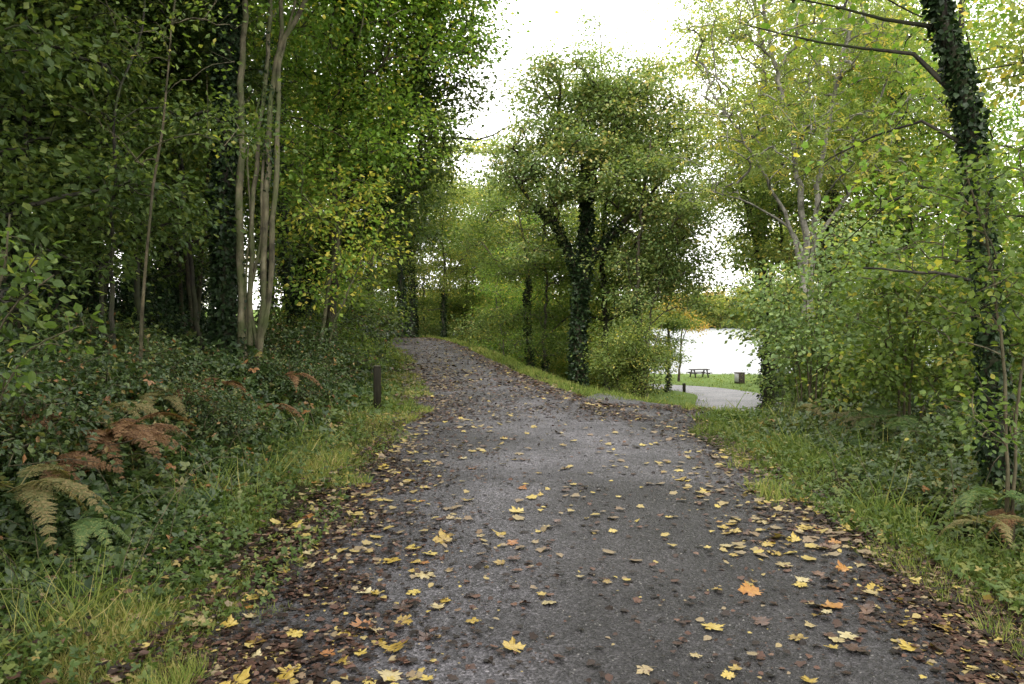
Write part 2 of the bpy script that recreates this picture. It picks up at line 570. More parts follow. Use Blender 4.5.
def grow(stems, tips, rng, tip_r=.006, hmin=.25, bow=.18, step=.35, expo=.5):
    tb, tr = Tubes(), Tubes()
    P = np.zeros((len(tips) * 40 + 4000, 3))
    R = np.zeros(len(P))
    ok = np.zeros(len(P), bool)
    par = np.full(len(P), -1)
    dirs = np.zeros_like(P)
    n = 0
    stem_nodes = []
    for (pts, r0, r1) in stems:
        q = resample(pts, step)
        L_ = np.linalg.norm(np.diff(q, axis=0), axis=1).sum()
        q[1:-1] += rng.normal(size=(len(q) - 2, 3)) * min(.035, r0 * .3)
        f = np.linspace(0, 1, len(q))
        rad = r0 + (r1 - r0) * f ** .85
        rad = rad * (1 + .06 * rng.normal(size=len(q)))
        rad[:3] *= np.array([1.45, 1.18, 1.05])
        q[0, 2] -= .15
        k = len(q)
        P[n:n + k] = q
        R[n:n + k] = rad
        ok[n:n + k] = f > hmin
        dirs[n:n + k] = norm(np.gradient(q, axis=0))
        tb.add(q, rad, 12 if r0 > .06 else 7)
        stem_nodes.append((q, rad))
        n += k
    ns = n
    S0 = P[:n][ok[:n]]
    dd = np.array([np.min(np.linalg.norm(S0 - t, axis=1)) for t in tips])
    chains = []
    for t in tips[np.argsort(dd)]:
        D = t - P[:n]
        dist = np.linalg.norm(D, axis=1)
        rise = D[:, 2] / np.maximum(dist, 1e-6)
        cost = dist * (1 + .9 * np.clip(.25 - rise, 0, 2)) + np.where(ok[:n], 0, 1e6)
        i = int(np.argmin(cost))
        d = dist[i]
        if d < .05:
            continue
        m = int(min(14, max(3, d / step)))
        f = np.linspace(0, 1, m + 1)[1:, None]
        c = P[i] + .45 * D[i] + np.array([0, 0, bow * d]) + dirs[i] * .12 * d + rng.normal(size=3) * .07 * d
        q = (1 - f) ** 2 * P[i] + 2 * f * (1 - f) * c + f * f * t
        q[:-1] += rng.normal(size=(m - 1 + 0, 3)) * .018 * d if m > 1 else 0
        if n + m >= len(P):
            break
        P[n:n + m] = q
        par[n:n + m] = [i] + list(range(n, n + m - 1))
        ok[n:n + m] = True
        dirs[n:n + m] = norm(np.diff(np.vstack([P[i], q]), axis=0))
        chains.append((i, n, n + m))
        n += m
    cnt = np.zeros(n)
    for (i, a, b) in chains:
        cnt[b - 1] += 1
    for k in range(n - 1, ns - 1, -1):
        cnt[par[k]] += cnt[k]
    for (i, a, b) in chains:
        R[a:b] = tip_r * np.maximum(cnt[a:b], 1) ** expo
        R[a:b] = np.minimum(R[a:b], R[i] * .75 if i < ns else 9)
        seq = np.vstack([P[i:i + 1], P[a:b]])
        rr = np.concatenate([[R[a] * 1.05], R[a:b]])
        rr[-1] *= .6
        tr.add(seq, rr, 6 if rr[0] > .02 else 4)
    return tb, tr, P, R, chains, stem_nodes

def crown_leaves(lc, P, chains, rng, n, spread, size, name, droop=.35, tshift=0, tvar=.18, along=.5):
    pos, ax, tn = [], [], []
    for (i, a, b) in chains:
        t0 = P[b - 1]
        back = P[max(a, b - 3)] - t0
        k = max(1, int(n * rng.uniform(.5, 1.5)))
        tnt = rng.normal() * .2
        f = rng.uniform(0, along, (k, 1))
        off = rng.normal(size=(k, 3)) * spread * np.array([1, 1, .5])
        pos.append(t0 + back * f * 1.6 + off)
        ax.append(off * .8 + rng.normal(size=(k, 3)) * spread * .5 - back * .3 + np.array([0, 0, -droop * spread]))
        tn.append(np.full(k, tnt))
    pos, ax, tn = np.concatenate(pos), np.concatenate(ax), np.concatenate(tn)
    N = len(pos)
    nr = np.array([0, 0, 1.0]) + rng.normal(size=(N, 3)) * .55
    tint = np.clip(.45 + tshift + tn + rng.normal(size=N) * tvar, 0, 1)
    out = rng.uniform(size=N) < .03
    tint[out] = rng.uniform(.85, 1, out.sum())
    lc.add(name, pos, ax, nr, size * rng.uniform(.6, 1.3, N), tint)

def ivy_leaves(lc, stem, rng, h0, h1, per_m, thick=.09, size=.075, tpl_='kite'):
    q, rad = stem
    seg = np.linalg.norm(np.diff(q, axis=0), axis=1)
    s = np.concatenate([[0], np.cumsum(seg)])
    lo, hi = h0 * s[-1], h1 * s[-1]
    N = int((hi - lo) * per_m)
    u = rng.uniform(lo, hi, N)
    c = np.stack([np.interp(u, s, q[:, k]) for k in range(3)], 1)
    r = np.interp(u, s, rad)
    tan = norm(np.stack([np.interp(u, s, np.gradient(q[:, k])) for k in range(3)], 1))
    a = rng.uniform(0, 2 * np.pi, N)
    ux = norm(np.cross(tan, np.array([0.13, 1, 0.05])))
    uy = np.cross(tan, ux)
    radial = np.cos(a)[:, None] * ux + np.sin(a)[:, None] * uy
    lump = .55 + .45 * vnoise(a * 1.3, u, .9, 5) + .5 * np.clip(vnoise(a * .8, u, 1.9, 8), 0, 1)
    pos = c + radial * (r + thick * lump * rng.uniform(.1, 1, N) + .01)[:, None]
    ax = np.array([0, 0, -.5]) + radial * .5 + rng.normal(size=(N, 3)) * .8
    nr = radial + np.array([0, 0, .4]) + rng.normal(size=(N, 3)) * .7
    lc.add(tpl_, pos, ax, nr, size * (.4 + 1.3 * rng.uniform(size=N) ** 1.5), np.clip(.4 + .25 * lump - .2 + rng.normal(size=N) * .25, 0, 1))

def make_tree(stems, blobs, seed, ntips, nl, spread, size, tplname='kite', ivy=None, tip_r=.006, hmin=.25, jitter=.5,
              per=7, bow=.18, tshift=0, droop=.35, step=.35, extra=None, expo=.5, ivytpl='kite', flat=.5):
    """returns meshes {trunk, branches, crown, ivy}"""
    rng = np.random.default_rng(seed)
    tips = tips_in(blobs, ntips, rng, per, jitter, flat)
    if extra is not None:
        tips = np.concatenate([tips, extra])
    tb, tr, P, R, chains, sn = grow(stems, tips, rng, tip_r, hmin, bow, step, expo)
    lc = LeafCloud()
    crown_leaves(lc, P, chains, rng, nl, spread, size, tplname, droop, tshift)
    low = [st[0][0][2] < .5 for st in stems]
    d = {'stems': [('trunk' if low[k] and sum(low) == 1 else 'stem' if low[k] else 'limb', m) for k, m in enumerate(tb.meshes())],
         'crown': leafy_mesh(lc, tr)}
    if ivy:
        li = LeafCloud()
        for (k, h0, h1, pm, th, sz) in ivy:
            ivy_leaves(li, sn[k], rng, h0, h1, pm, th, sz, ivytpl)
        d['ivy'] = li.mesh('ivy')
    return d

def inst(d, mats, name, label, cat, loc, rotz=0, scale=1, group=None, shrub=False):
    t = thing(name, label, cat, loc, rotz, scale, group)
    for nm, me in d['stems']:
        link('stem' if shrub else nm, me, mats['bark'], t)
    cr = d['crown']
    if len(cr.materials) == 0:
        cr.materials.append(mats['leaf'])
        cr.materials.append(mats['bark'])
    link('foliage' if shrub else 'crown', cr, None, t)
    if 'ivy' in d:
        link('ivy', d['ivy'], L['ivy'], t)
    return t

def G(px, Y):
    x = (px - 512) / F * Y
    return np.array([x, Y, float(H(x, Y))])

def px_stem(base, pts, Y, r0, r1, own=None):
    """stem given by picture columns/rows at depth Y (+dY), in the frame of its base"""
    q = [(0, 0, 0) if own is None else own]
    for p in pts:
        dY = p[2] if len(p) > 2 else 0
        q.append(W(p[0], p[1], Y + dY) - base)
    return (np.array(q, float), r0, r1)

def px_blob(base, Y, px, py, dY, rx, rz, ry, wt=None):
    c = W(px, py, Y + dY) - base
    a, b = rx / F * Y, rz / F * Y
    return (*c, a, ry, b, wt if wt is not None else a * b * ry)

def hero(name, label, cat, px, Y, stems, blobs, leaf, bark, seed, ntips, nl, spread, size, group=None, ivy=None, shrub=False, **kw):
    base = G(px, Y)
    st = [px_stem(base, s[0], Y, s[1], s[2], s[3] if len(s) > 3 else None) for s in stems]
    bl = [px_blob(base, Y, *b) for b in blobs]
    if 'extra' in kw and kw['extra'] is not None:
        kw['extra'] = np.array([W(e[0], e[1], Y + (e[2] if len(e) > 2 else 0)) - base for e in kw['extra']])
    d = make_tree(st, bl, seed, ntips, nl, spread, size, ivy=ivy, **kw)
    return inst(d, {'leaf': L[leaf], 'bark': B[bark]}, name, label, cat, base, group=group, shrub=shrub)

# ------------------------------------------------------------------ the setting: ground, path, lake
def grid_mesh(name, xs, ys, zf, mat):
    X, Y = np.meshgrid(xs, ys)
    Z = zf(X, Y)
    V = np.stack([X, Y, Z], -1).reshape(-1, 3)
    nx, ny = len(xs), len(ys)
    i = np.arange(ny - 1)[:, None] * nx + np.arange(nx - 1)[None]
    q = np.stack([i, i + 1, i + nx + 1, i + nx], -1).reshape(-1, 4)
    return link(name, new_mesh(name, V, [q], smooth=True), mat)

M_path = path_mat()
M_main = path_mat(True)
M_soil = soil_mat()
gx = np.concatenate([[-2500, -1200, -700], np.linspace(-450, -40, 42), np.linspace(-38, -8, 61)[:-1], np.linspace(-8, 20, 141)[:-1],
                     np.linspace(20, 60, 81)[:-1], np.linspace(60, 450, 40), [700, 1200, 2500]])
gy = np.concatenate([np.linspace(-40, -6, 18)[:-1], np.linspace(-6, 45, 256)[:-1], np.linspace(45, 100, 111)[:-1], np.linspace(100, 900, 81), [1500, 3000]])
ground = grid_mesh('ground', gx, gy, H, M_soil)
ground['kind'] = 'structure'

def ribbon(name, left, right, lift, mat, nu=24):
    left, right = np.asarray(left), np.asarray(right)
    u = np.linspace(0, 1, nu)[None, :, None]
    XY = left[:, None] * (1 - u) + right[:, None] * u
    Z = H(XY[..., 0], XY[..., 1]) + lift
    edge = np.minimum(u[..., 0], 1 - u[..., 0])
    Z = Z - .05 * (1 - ss(edge / .04))
    V = np.concatenate([XY, Z[..., None]], -1).reshape(-1, 3)
    n = len(left)
    i = np.arange(n - 1)[:, None] * nu + np.arange(nu - 1)[None]
    q = np.stack([i, i + 1, i + nu + 1, i + nu], -1).reshape(-1, 4)
    o = link(name, new_mesh(name, V, [q], smooth=True), mat)
    o['kind'] = 'structure'
    return o

py_ = np.arange(-9, 62, .25)
wob = .12 * vnoise(py_, py_ * 0, .9, 2)
xr_main = XR(py_)
path = ribbon('path', np.stack([XL(py_) - .15 + wob, py_], 1), np.stack([xr_main + .12 - wob, py_], 1), .035, M_main, 60)
co = np.zeros(len(path.data.vertices) * 3, np.float32)
path.data.vertices.foreach_get('co', co)
co = co.reshape(-1, 3)
px_, py2 = co[:, 0], co[:, 1]
# clean worn strip on the left, coarse damp resurfaced patch on the right, loose edges
strip = np.exp(-((px_ - np.interp(py2, [0, 4, 8, 12, 18, 40], [-.35, -.25, .0, .5, -.4, -5]) ) / .55) ** 2) * np.interp(py2, [0, 14, 22], [1, 1, .5])
wide = ss((py2 - 7.2) / 1.2) * ss((15 - py2) / 4) * np.exp(-((px_ - .9) / 1.1) ** 2)
patch = ss((1.5 - np.sqrt(((px_ - 1.25) / 1.15) ** 2 + ((py2 - 4.6) / 2.3) ** 2)) / .3 + .25 * vnoise(px_, py2, .35, 9))
wear = np.clip(.33 + .34 * np.maximum(strip, wide) * .6 - .22 * patch * (1 - strip * .7) + .08 * vnoise(px_, py2, .8, 14), 0, 1)
wa_ = path.data.attributes.new('wear', 'FLOAT', 'POINT')
wa_.data.foreach_set('value', wear.astype(np.float32))
RB = np.array([(1.2, 11.2), (2.3, 14.2), (3.6, 17.6), (5.8, 24), (9, 33), (12.5, 44), (15.0, 52.5), (15.9, 58.5), (14.2, 63), (10, 65.8), (2, 67.8), (-8, 69.5), (-20, 72)])
d_ = np.concatenate([[0], np.cumsum(np.linalg.norm(np.diff(RB, axis=0), axis=1))])
s_ = np.arange(0, d_[-1], .4)
rb = np.stack([spline1(d_, RB[:, k])(s_) for k in range(2)], 1)
tn_ = norm(np.gradient(rb, axis=0))
nl_ = np.stack([-tn_[:, 1], tn_[:, 0]], 1)
wd = np.interp(s_, [0, 6, 30, 42, 60, 90], [1.3, 1.45, 1.7, 3.0, 2.2, 1.6])[:, None]
ribbon('lake_road', rb + nl_ * wd, rb - nl_ * wd, .03, M_path, 16)

def lake_mat():
    m, t, out = mat_new('rippled_lake_water')
    g = t.nodes.new("ShaderNodeNewGeometry")
    mp = t.nodes.new("ShaderNodeMapping")
    mp.inputs['Scale'].default_value = (.35, 1, 1)
    t.links.new(g.outputs['Position'], mp.inputs['Vector'])
    n = noise(t, 1.1, 6, .7, mp.outputs[0])
    p = t.nodes.new("ShaderNodeBsdfPrincipled")
    p.inputs['Base Color'].default_value = (.06, .07, .07, 1)
    p.inputs['Roughness'].default_value = .42
    p.inputs['IOR'].default_value = 1.33
    p.inputs['Specular IOR Level'].default_value = .9
    b = t.nodes.new("ShaderNodeBump")
    b.inputs['Strength'].default_value = 1
    b.inputs['Distance'].default_value = .25
    t.links.new(n.outputs['Fac'], b.inputs['Height'])
    t.links.new(b.outputs[0], p.inputs['Normal'])
    t.links.new(p.outputs[0], out.inputs['Surface'])
    return m
lake = grid_mesh('lake', np.linspace(-700, 700, 15), np.linspace(74, 500, 12), lambda x, y: x * 0 - 4.4, lake_mat())
lake['kind'] = 'structure'

# ------------------------------------------------------------------ central oak and its neighbours
hero('oak_tree', 'ivy-trunked oak with domed crown standing at the inside of the path bend', 'tree', 578, 28,
     [([(578, 372), (581, 290), (586, 215), (590, 150), (596, 95)], .30, .06),
      ([(577, 275), (556, 228), (530, 200), (512, 172, -.5)], .16, .04, W(580, 290, 28) - G(578, 28)),
      ([(590, 262), (612, 236), (640, 205, .8), (664, 180, 1)], .15, .04, W(582, 280, 28) - G(578, 28))],
     [(572, 88, 0, 58, 30, 2.2), (537, 130, 0, 34, 50, 2), (517, 185, 0, 22, 36, 1.8), (600, 130, .5, 60, 50, 2.6), (650, 145, .3, 44, 50, 2.2), (622, 88, 0, 40, 30, 2.2),
      (670, 215, 0, 32, 50, 1.8), (645, 270, -.5, 38, 36, 1.4), (545, 232, -1, 30, 30, 1.2), (598, 175, -1.8, 50, 50, 1), (585, 110, -1.2, 46, 36, 1.2), (560, 170, -1.4, 34, 44, 1.2), (690, 275, 0, 18, 30, 1)],
     'oak', 'brown', 17, 1150, 46, .27, .13, ivy=[(0, 0.02, .8, 900, .16, .11), (1, 0, .7, 450, .12, .1), (2, 0, .5, 450, .12, .1)],
     per=10, jitter=.42, tip_r=.009, hmin=.3, flat=.4, tshift=.04)
hero('woodland_tree', 'slim bare-trunked tree just right of the ivy oak', 'tree', 605, 31,
     [([(606, 370), (604, 300), (601, 255), (610, 170)], .19, .05)],
     [(622, 225, 0, 50, 50, 2), (650, 180, 0, 44, 50, 2), (662, 262, .5, 38, 44, 1.8), (618, 290, .8, 34, 34, 1.6), (590, 300, 1.5, 40, 30, 1.5)], 'mid', 'dark', 12, 420, 52, .38, .12)
hero('woodland_tree', 'slender upright tree between oak and lake with drooping leafy right side', 'tree', 637, 26,
     [([(635, 370), (637, 290), (640, 225), (650, 140)], .10, .03),
      ([(646, 345), (655, 300), (668, 250)], .07, .02, (0.2, 0, 0))],
     [(655, 260, 0, 40, 45, 1.4), (675, 215, 0, 35, 50, 1.4), (690, 290, 0, 18, 26, 1), (650, 180, 0, 40, 40, 1.5), (625, 290, -.5, 30, 35, 1)],
     'oak', 'brown', 13, 230, 45, .3, .11, ivy=[(0, .0, .5, 300, .08, .09)])
hero('birch_tree', 'tall thin-topped pale green tree rising behind the oak crown', 'tree', 603, 46,
     [([(604, 300), (602, 160), (600, 60), (598, 5)], .22, .02)],
     [(600, 40, 0, 26, 26, 1.4), (575, 75, 0, 28, 25, 1.4), (622, 70, 0, 25, 30, 1.4), (600, 120, 0, 40, 50, 2)], 'mid', 'grey', 14, 170, 26, .42, .15, hmin=.5)
hero('birch_tree', 'yellow-topped tree rising behind the right side of the oak', 'tree', 645, 50,
     [([(648, 300), (655, 160), (662, 70)], .22, .02)],
     [(662, 75, 0, 26, 24, 1.5), (648, 120, 0, 30, 40, 1.8), (690, 130, 0, 30, 40, 1.8)], 'gold', 'grey', 15, 170, 30, .42, .15, hmin=.45, tshift=-.15)
hero('shrub', 'yellow-green rounded bush at foot of slender tree beside the lake road', 'shrub', 642, 24.5,
     [([(635, 360), (620, 330)], .03, .01), ([(650, 360), (662, 325)], .03, .01), ([(642, 350), (642, 310)], .03, .01)],
     [(634, 358, 0, 34, 38, 1.2), (655, 370, 0, 17, 28, .9), (616, 345, 0, 24, 40, 1)], 'olive', 'stem', 16, 260, 55, .2, .075,
     shrub=True, hmin=.1, jitter=.25, tshift=-.2)

# ------------------------------------------------------------------ left side: multi-stem, ivy trunk, leaning tree, canopy
hero('ivy_clad_tree', 'straight dark ivy-covered trunk left of the pale multi-stemmed tree', 'tree', 222, 13.6,
     [([(226, 300), (228, 200), (230, 100), (234, 0), (238, -150), (240, -330)], .17, .08)],
     [(232, -110, 0, 150, 90, 2.5), (150, -60, 0, 70, 50, 2), (240, -260, 0, 170, 100, 3), (205, -5, -.5, 40, 30, 1)], 'dark', 'dark', 21, 360, 55, .35, .1,
     ivy=[(0, 0, .8, 1500, .16, .08)], hmin=.35)
b0 = G(250, 13.2)
hero('ash_tree', 'pale multi-stemmed tree with smooth tan stems rising from the left bank', 'tree', 250, 13.2,
     [([(241, 330), (242, 200), (245, 60), (249, -60), (252, -260)], .066, .04, (-.15, 0, 0)),
      ([(250, 320), (254, 220), (262, 130), (271, 60), (273, -40), (280, -200)], .05, .03, (-.05, .1, 0)),
      ([(262, 330), (266, 250), (270, 160), (276, 80), (293, 30), (318, -15), (350, -120)], .062, .035, (.1, -.1, 0)),
      ([(258, 355), (270, 300), (275, 220), (279, 120), (283, 50), (286, -60), (300, -200)], .055, .03, (.02, .1, 0)),
      ([(246, 360), (247, 270), (252, 215), (250, 150), (262, 100)], .03, .012, (-.1, -.15, 0)),
      ([(256, 360), (250, 300), (262, 240), (266, 150), (284, 60), (306, -30)], .036, .02, (.0, -.2, 0))],
     [(300, -120, 0, 130, 70, 2.2), (250, -230, 0, 150, 80, 2.2), (345, -30, .5, 60, 50, 1.5), (300, 30, 1.2, 40, 40, 1)], 'bright', 'tan', 22, 260, 45, .36, .1,
     hmin=.55, ivy=[(1, .45, .62, 90, .05, .06), (2, .4, .6, 120, .08, .06), (0, 0, .14, 160, .07, .055), (3, 0, .1, 160, .07, .055), (4, 0, .5, 60, .04, .05), (2, 0, .08, 200, .07, .055)])
hero('sapling', 'thin crooked pale sapling standing alone before the dark left wood', 'sapling', 139, 9,
     [([(141, 320), (144, 285), (152, 215), (163, 140), (171, 75), (180, 0)], .024, .009)],
     [(180, 10, 0, 30, 40, .5), (165, 140, 0, 22, 60, .3)], 'mid', 'stem', 23, 60, 9, .15, .07, tip_r=.0025, hmin=.3, per=4)
hero('leaning_tree', 'dark ivy-smothered tree leaning right over the left edge of the path', 'tree', 286, 18.5,
     [([(300, 300), (320, 250), (348, 203), (385, 150), (412, 95), (432, 30), (448, -60)], .17, .06),
      ([(308, 300), (330, 262), (362, 226), (396, 200), (420, 175)], .10, .03, (.25, .2, 0)),
      ([(432, 142), (455, 138), (480, 141), (508, 128)], .06, .012, W(400, 122, 18.5) - G(286, 18.5))],
     [(400, 130, 0, 52, 60, 1.5), (430, 60, 0, 45, 55, 1.6), (385, 205, 0, 50, 40, 1.3), (350, 240, 0, 40, 40, 1.2), (440, 0, 0, 55, 40, 1.7), (425, 165, -.3, 26, 30, .8)],
     'dark', 'dark', 24, 420, 60, .3, .1, ivy=[(0, .05, .9, 700, .25, .09), (1, .05, .9, 450, .18, .09)], hmin=.2, tshift=.1, jitter=.35)
hero('maple_tree', 'bright green leafy tree filling the top of the view beside the pale stems', 'tree', 330, 17,
     [([(332, 330), (336, 200), (342, 80), (352, -60), (360, -200)], .14, .05)],
     [(345, 60, -.5, 62, 60, 2), (400, 20, 0, 70, 50, 2.3), (455, 15, .3, 48, 40, 2), (330, 150, -.5, 48, 45, 1.6), (380, -60, 0, 120, 70, 3), (370, 110, -1, 50, 50, 1.5), (300, 90, 1, 40, 70, 1.5),
      (475, 50, .3, 24, 36, 1)],
     'bright', 'brown', 25, 800, 55, .33, .1, hmin=.2, tshift=.05, per=8)
hero('maple_tree', 'yellowing understorey tree leaning out under the dark ivy-smothered one', 'tree', 318, 15.5,
     [([(322, 330), (330, 280), (344, 225), (350, 200)], .05, .02), ([(335, 320), (350, 290), (366, 250)], .035, .012, (.15, 0, 0))],
     [(335, 195, 0, 34, 26, .9), (310, 215, 0, 26, 30, .8), (362, 240, 0, 22, 22, .7), (330, 280, .3, 30, 26, .8)], 'bright', 'tan', 26, 130, 26, .24, .1, hmin=.35, tshift=.3, tip_r=.005)

# near sapling at the left edge, big lobed leaves
hero('hazel_sapling', 'large-leaved bright green sapling reaching in at the left edge', 'sapling', -25, 4.3,
     [([(-15, 340), (5, 270), (12, 215)], .014, .005), ([(0, 400), (30, 350), (70, 330)], .010, .004, (.02, 0, .1)), ([(-20, 380), (20, 300), (55, 275)], .010, .004, (-.02, .05, .1)),
      ([(-60, 340), (-80, 240)], .012, .005)],
     [(10, 250, 0, 30, 22, .12), (30, 280, 0, 34, 26, .2), (65, 325, 0, 26, 10, .12), (25, 350, 0, 40, 30, .2), (-50, 260, 0, 50, 60, .3), (10, 390, 0, 30, 16, .15)],
     'mid', 'stem', 27, 80, 7, .07, .062, tplname='oval', per=3, jitter=.09, tip_r=.002, hmin=.3, step=.12, tshift=-.3, shrub=True)

# ------------------------------------------------------------------ right side
hero('ivy_clad_tree', 'large ivy-covered trunk curving up along the right edge', 'tree', 1004, 6.3,
     [([(997, 420), (988, 340), (982, 270), (977, 200), (962, 110), (934, 10), (900, -90), (880, -220)], .072, .045),
      ([(915, 60, .1), (870, 52, .2), (800, 43, .5), (742, 28, .8)],   .017, .005, W(952, 78, 6.3) - G(1004, 6.3)),
      ([(890, 24, .2), (835, 10, .4), (790, 2, .6), (738, -8, .8)], .014, .004, W(934, 12, 6.3) - G(1004, 6.3)),
      ([(930, 122, .1), (890, 131, .3), (840, 152, .5), (795, 180, .8)], .013, .004, W(967, 130, 6.3) - G(1004, 6.3)),
      ([(940, 175, .1), (900, 196, .4), (862, 225, .7), (835, 250, 1)], .011, .003, W(974, 178, 6.3) - G(1004, 6.3))],
     [(880, -120, 0, 220, 60, 1.3), (1000, -180, 0, 200, 90, 1.6), (960, 215, .3, 70, 40, .5), (1010, 120, .2, 40, 60, .5), (905, 170, .6, 40, 30, .4), (1000, 20, .3, 50, 40, .6), (850, -40, .5, 100, 24, .8)],
     'bright', 'dark', 31, 420, 20, .17, .055, tplname='maple', ivy=[(0, 0.0, .95, 1700, .075, .04)], hmin=.3, tip_r=.004, bow=.05, jitter=.22, ivytpl='oval', tshift=.05,
     extra=[(870, 52, .5), (800, 44, .6), (745, 28, .8), (840, 18, .4), (790, 6, .6), (738, -4, .8), (890, 132, .3), (840, 152, .5), (795, 178, .8), (880, 210, .8), (840, 240, 1), (905, 100, .3), (760, 60, .8), (860, 185, .5)])
hero('maple_sapling', 'bright green leafy sapling half hiding the right-hand ivy trunk', 'sapling', 1012, 5.3,
     [([(1008, 420), (1000, 330), (985, 240), (965, 180)], .016, .006), ([(1020, 400), (1030, 300), (1024, 200), (1015, 150)], .014, .005, (.03, 0, 0))],
     [(955, 190, 0, 46, 26, .3), (1000, 160, 0, 40, 30, .3), (1010, 290, 0, 34, 50, .3), (960, 300, .2, 40, 30, .3), (1000, 400, .1, 40, 30, .3), (930, 240, .2, 40, 20, .3), (1015, 220, -.1, 26, 30, .3)],
     'mid', 'stem', 37, 260, 12, .11, .048, tplname='oval', per=5, jitter=.13, tip_r=.0022, hmin=.25, step=.15, tshift=-.08, bow=.05, shrub=True)
def polyline_branch(name, label, cat, pts, r0, r1, Y, bark, forks=()):
    base = W(*pts[0][:2], Y)
    tb = Tubes()
    q = resample([W(p[0], p[1], Y + (p[2] if len(p) > 2 else 0)) - base for p in pts], .08)
    rng = np.random.default_rng(5)
    q[1:] += rng.normal(size=(len(q) - 1, 3)) * .006
    tb.add(q, np.linspace(r0, r1, len(q)), 8)
    for fk in forks:
        f = resample([W(p[0], p[1], Y + (p[2] if len(p) > 2 else 0)) - base for p in fk], .08)
        tb.add(f, np.linspace(r1 * .9, r1 * .3, len(f)), 5)
    o = link(name, tb.mesh(name), B[bark], None, tuple(base))
    return tag(o, label, cat)
polyline_branch('dead_branch', 'bare dead branch jutting left from the right-hand ivy trunk', 'branch', [(985, 283), (962, 279), (940, 273), (915, 272), (888, 269), (862, 268)], .016, .007, 6.3, 'dark',
                [[(915, 272), (900, 262), (884, 259)], [(940, 273), (926, 283), (915, 300)]])

base_ash = G(806, 22)
hero('ash_tree', 'tall half-bare ash with fanning pale branches right of the lake gap', 'tree', 806, 22,
     [([(806, 300), (803, 240), (792, 150), (770, 60), (750, -40)], .15, .03),
      ([(810, 280), (815, 200), (832, 100), (850, 0), (870, -90)], .12, .03, (.1, 0, 0)),
      ([(800, 265), (770, 190), (735, 130), (700, 80)], .08, .015, W(803, 290, 22) - base_ash),
      ([(812, 250), (850, 190), (890, 130)], .08, .015, W(808, 280, 22) - base_ash),
      ([(796, 240), (750, 205), (700, 190)], .05, .012, W(802, 262, 22) - base_ash)],
     [(750, 60, 0, 70, 70, 2.2), (830, 30, 0, 80, 70, 2.2), (720, 140, 0, 50, 55, 1.8), (800, 140, -1, 70, 60, 1.5), (870, 130, 0, 50, 60, 1.8), (710, 215, 0, 30, 40, 1.3), (800, -80, 0, 130, 60, 2.5), (720, 20, 0, 30, 40, 1.4)],
     'olive', 'pale', 32, 900, 11, .34, .2, tplname='spray', tip_r=.010, hmin=.2, expo=.42, tshift=-.02)
hero('woodland_tree', 'dark leaning trunk with hanging leaves along the right of the lake gap', 'tree', 772, 31,
     [([(770, 330), (764, 280), (750, 225), (738, 170), (730, 110)], .17, .04), ([(768, 290), (782, 240), (776, 200), (770, 150)], .10, .03, W(769, 310, 31) - G(772, 31)),
      ([(766, 300), (762, 280), (768, 250)], .10, .03, (-.15, 0, 0))],
     [(735, 220, 0, 36, 40, 1.6), (728, 262, 0, 18, 26, 1.2), (780, 300, 0, 18, 42, 1.4), (780, 200, 0, 40, 50, 1.8), (735, 160, 0, 30, 40, 1.5), (710, 180, 0, 22, 30, 1.2), (790, 345, 0, 16, 34, 1.2)],
     'mid', 'dark', 33, 330, 42, .35, .12, hmin=.2, ivy=[(0, 0.08, .5, 140, .07, .09)])
hero('hazel_shrub', 'tall pale green hazel bush with many thin stems on the right verge', 'shrub', 812, 14.5,
     [([(800, 370), (790, 320), (786, 280)], .018, .006, (-.15, 0, 0)), ([(808, 360), (806, 310), (808, 260)], .02, .006), ([(818, 360), (826, 300), (838, 255)], .02, .006, (.1, 0, 0)),
      ([(812, 350), (818, 300), (812, 240)], .018, .006, (.05, .15, 0)), ([(826, 370), (850, 330), (868, 300)], .016, .005, (.2, .1, 0)), ([(796, 380), (786, 350), (778, 345)], .014, .005, (-.2, -.1, 0))],
     [(795, 300, 0, 34, 44, .8), (835, 275, 0, 50, 50, .9), (865, 320, 0, 36, 40, .8), (806, 345, 0, 24, 40, .6), (820, 345, -.3, 40, 30, .6), (885, 290, .5, 30, 40, .8)],
     'hazel', 'stem', 34, 300, 20, .22, .085, tplname='oval', shrub=True, hmin=.3, jitter=.4, tip_r=.004)
hero('hazel_shrub', 'dense green shrub between the pale hazel and the right-hand ivy trunk', 'shrub', 905, 10.5,
     [([(900, 390), (890, 330), (885, 280)], .02, .006, (-.1, 0, 0)), ([(910, 380), (920, 320), (935, 270)], .02, .006, (.1, 0, 0)), ([(905, 380), (906, 320), (912, 260)], .02, .006),
      ([(925, 400), (950, 360), (965, 330)], .014, .005, (.2, 0, 0))],
     [(900, 310, 0, 46, 50, .9), (940, 300, .3, 40, 60, .8), (880, 360, -.2, 46, 34, .7), (930, 370, 0, 40, 34, .7), (965, 340, .5, 36, 50, .7)],
     'mid', 'stem', 35, 300, 26, .19, .075, tplname='oval', shrub=True, hmin=.3, jitter=.22, tip_r=.004, tshift=.05)
hero('hazel_shrub', 'olive-leaved shrub at the far right edge behind the ivy trunk', 'shrub', 1020, 8.6,
     [([(1015, 400), (1005, 320), (1000, 250)], .02, .006), ([(1030, 400), (1045, 320), (1060, 260)], .02, .006, (.1, 0, 0))],
     [(1005, 310, 0, 40, 60, .6), (1050, 300, 0, 50, 80, .7), (1015, 400, .2, 50, 40, .6), (1000, 240, .2, 40, 40, .6)],
     'mid', 'stem', 36, 240, 18, .16, .07, tplname='oval', shrub=True, hmin=.2, jitter=.2, tip_r=.004, tshift=.15)

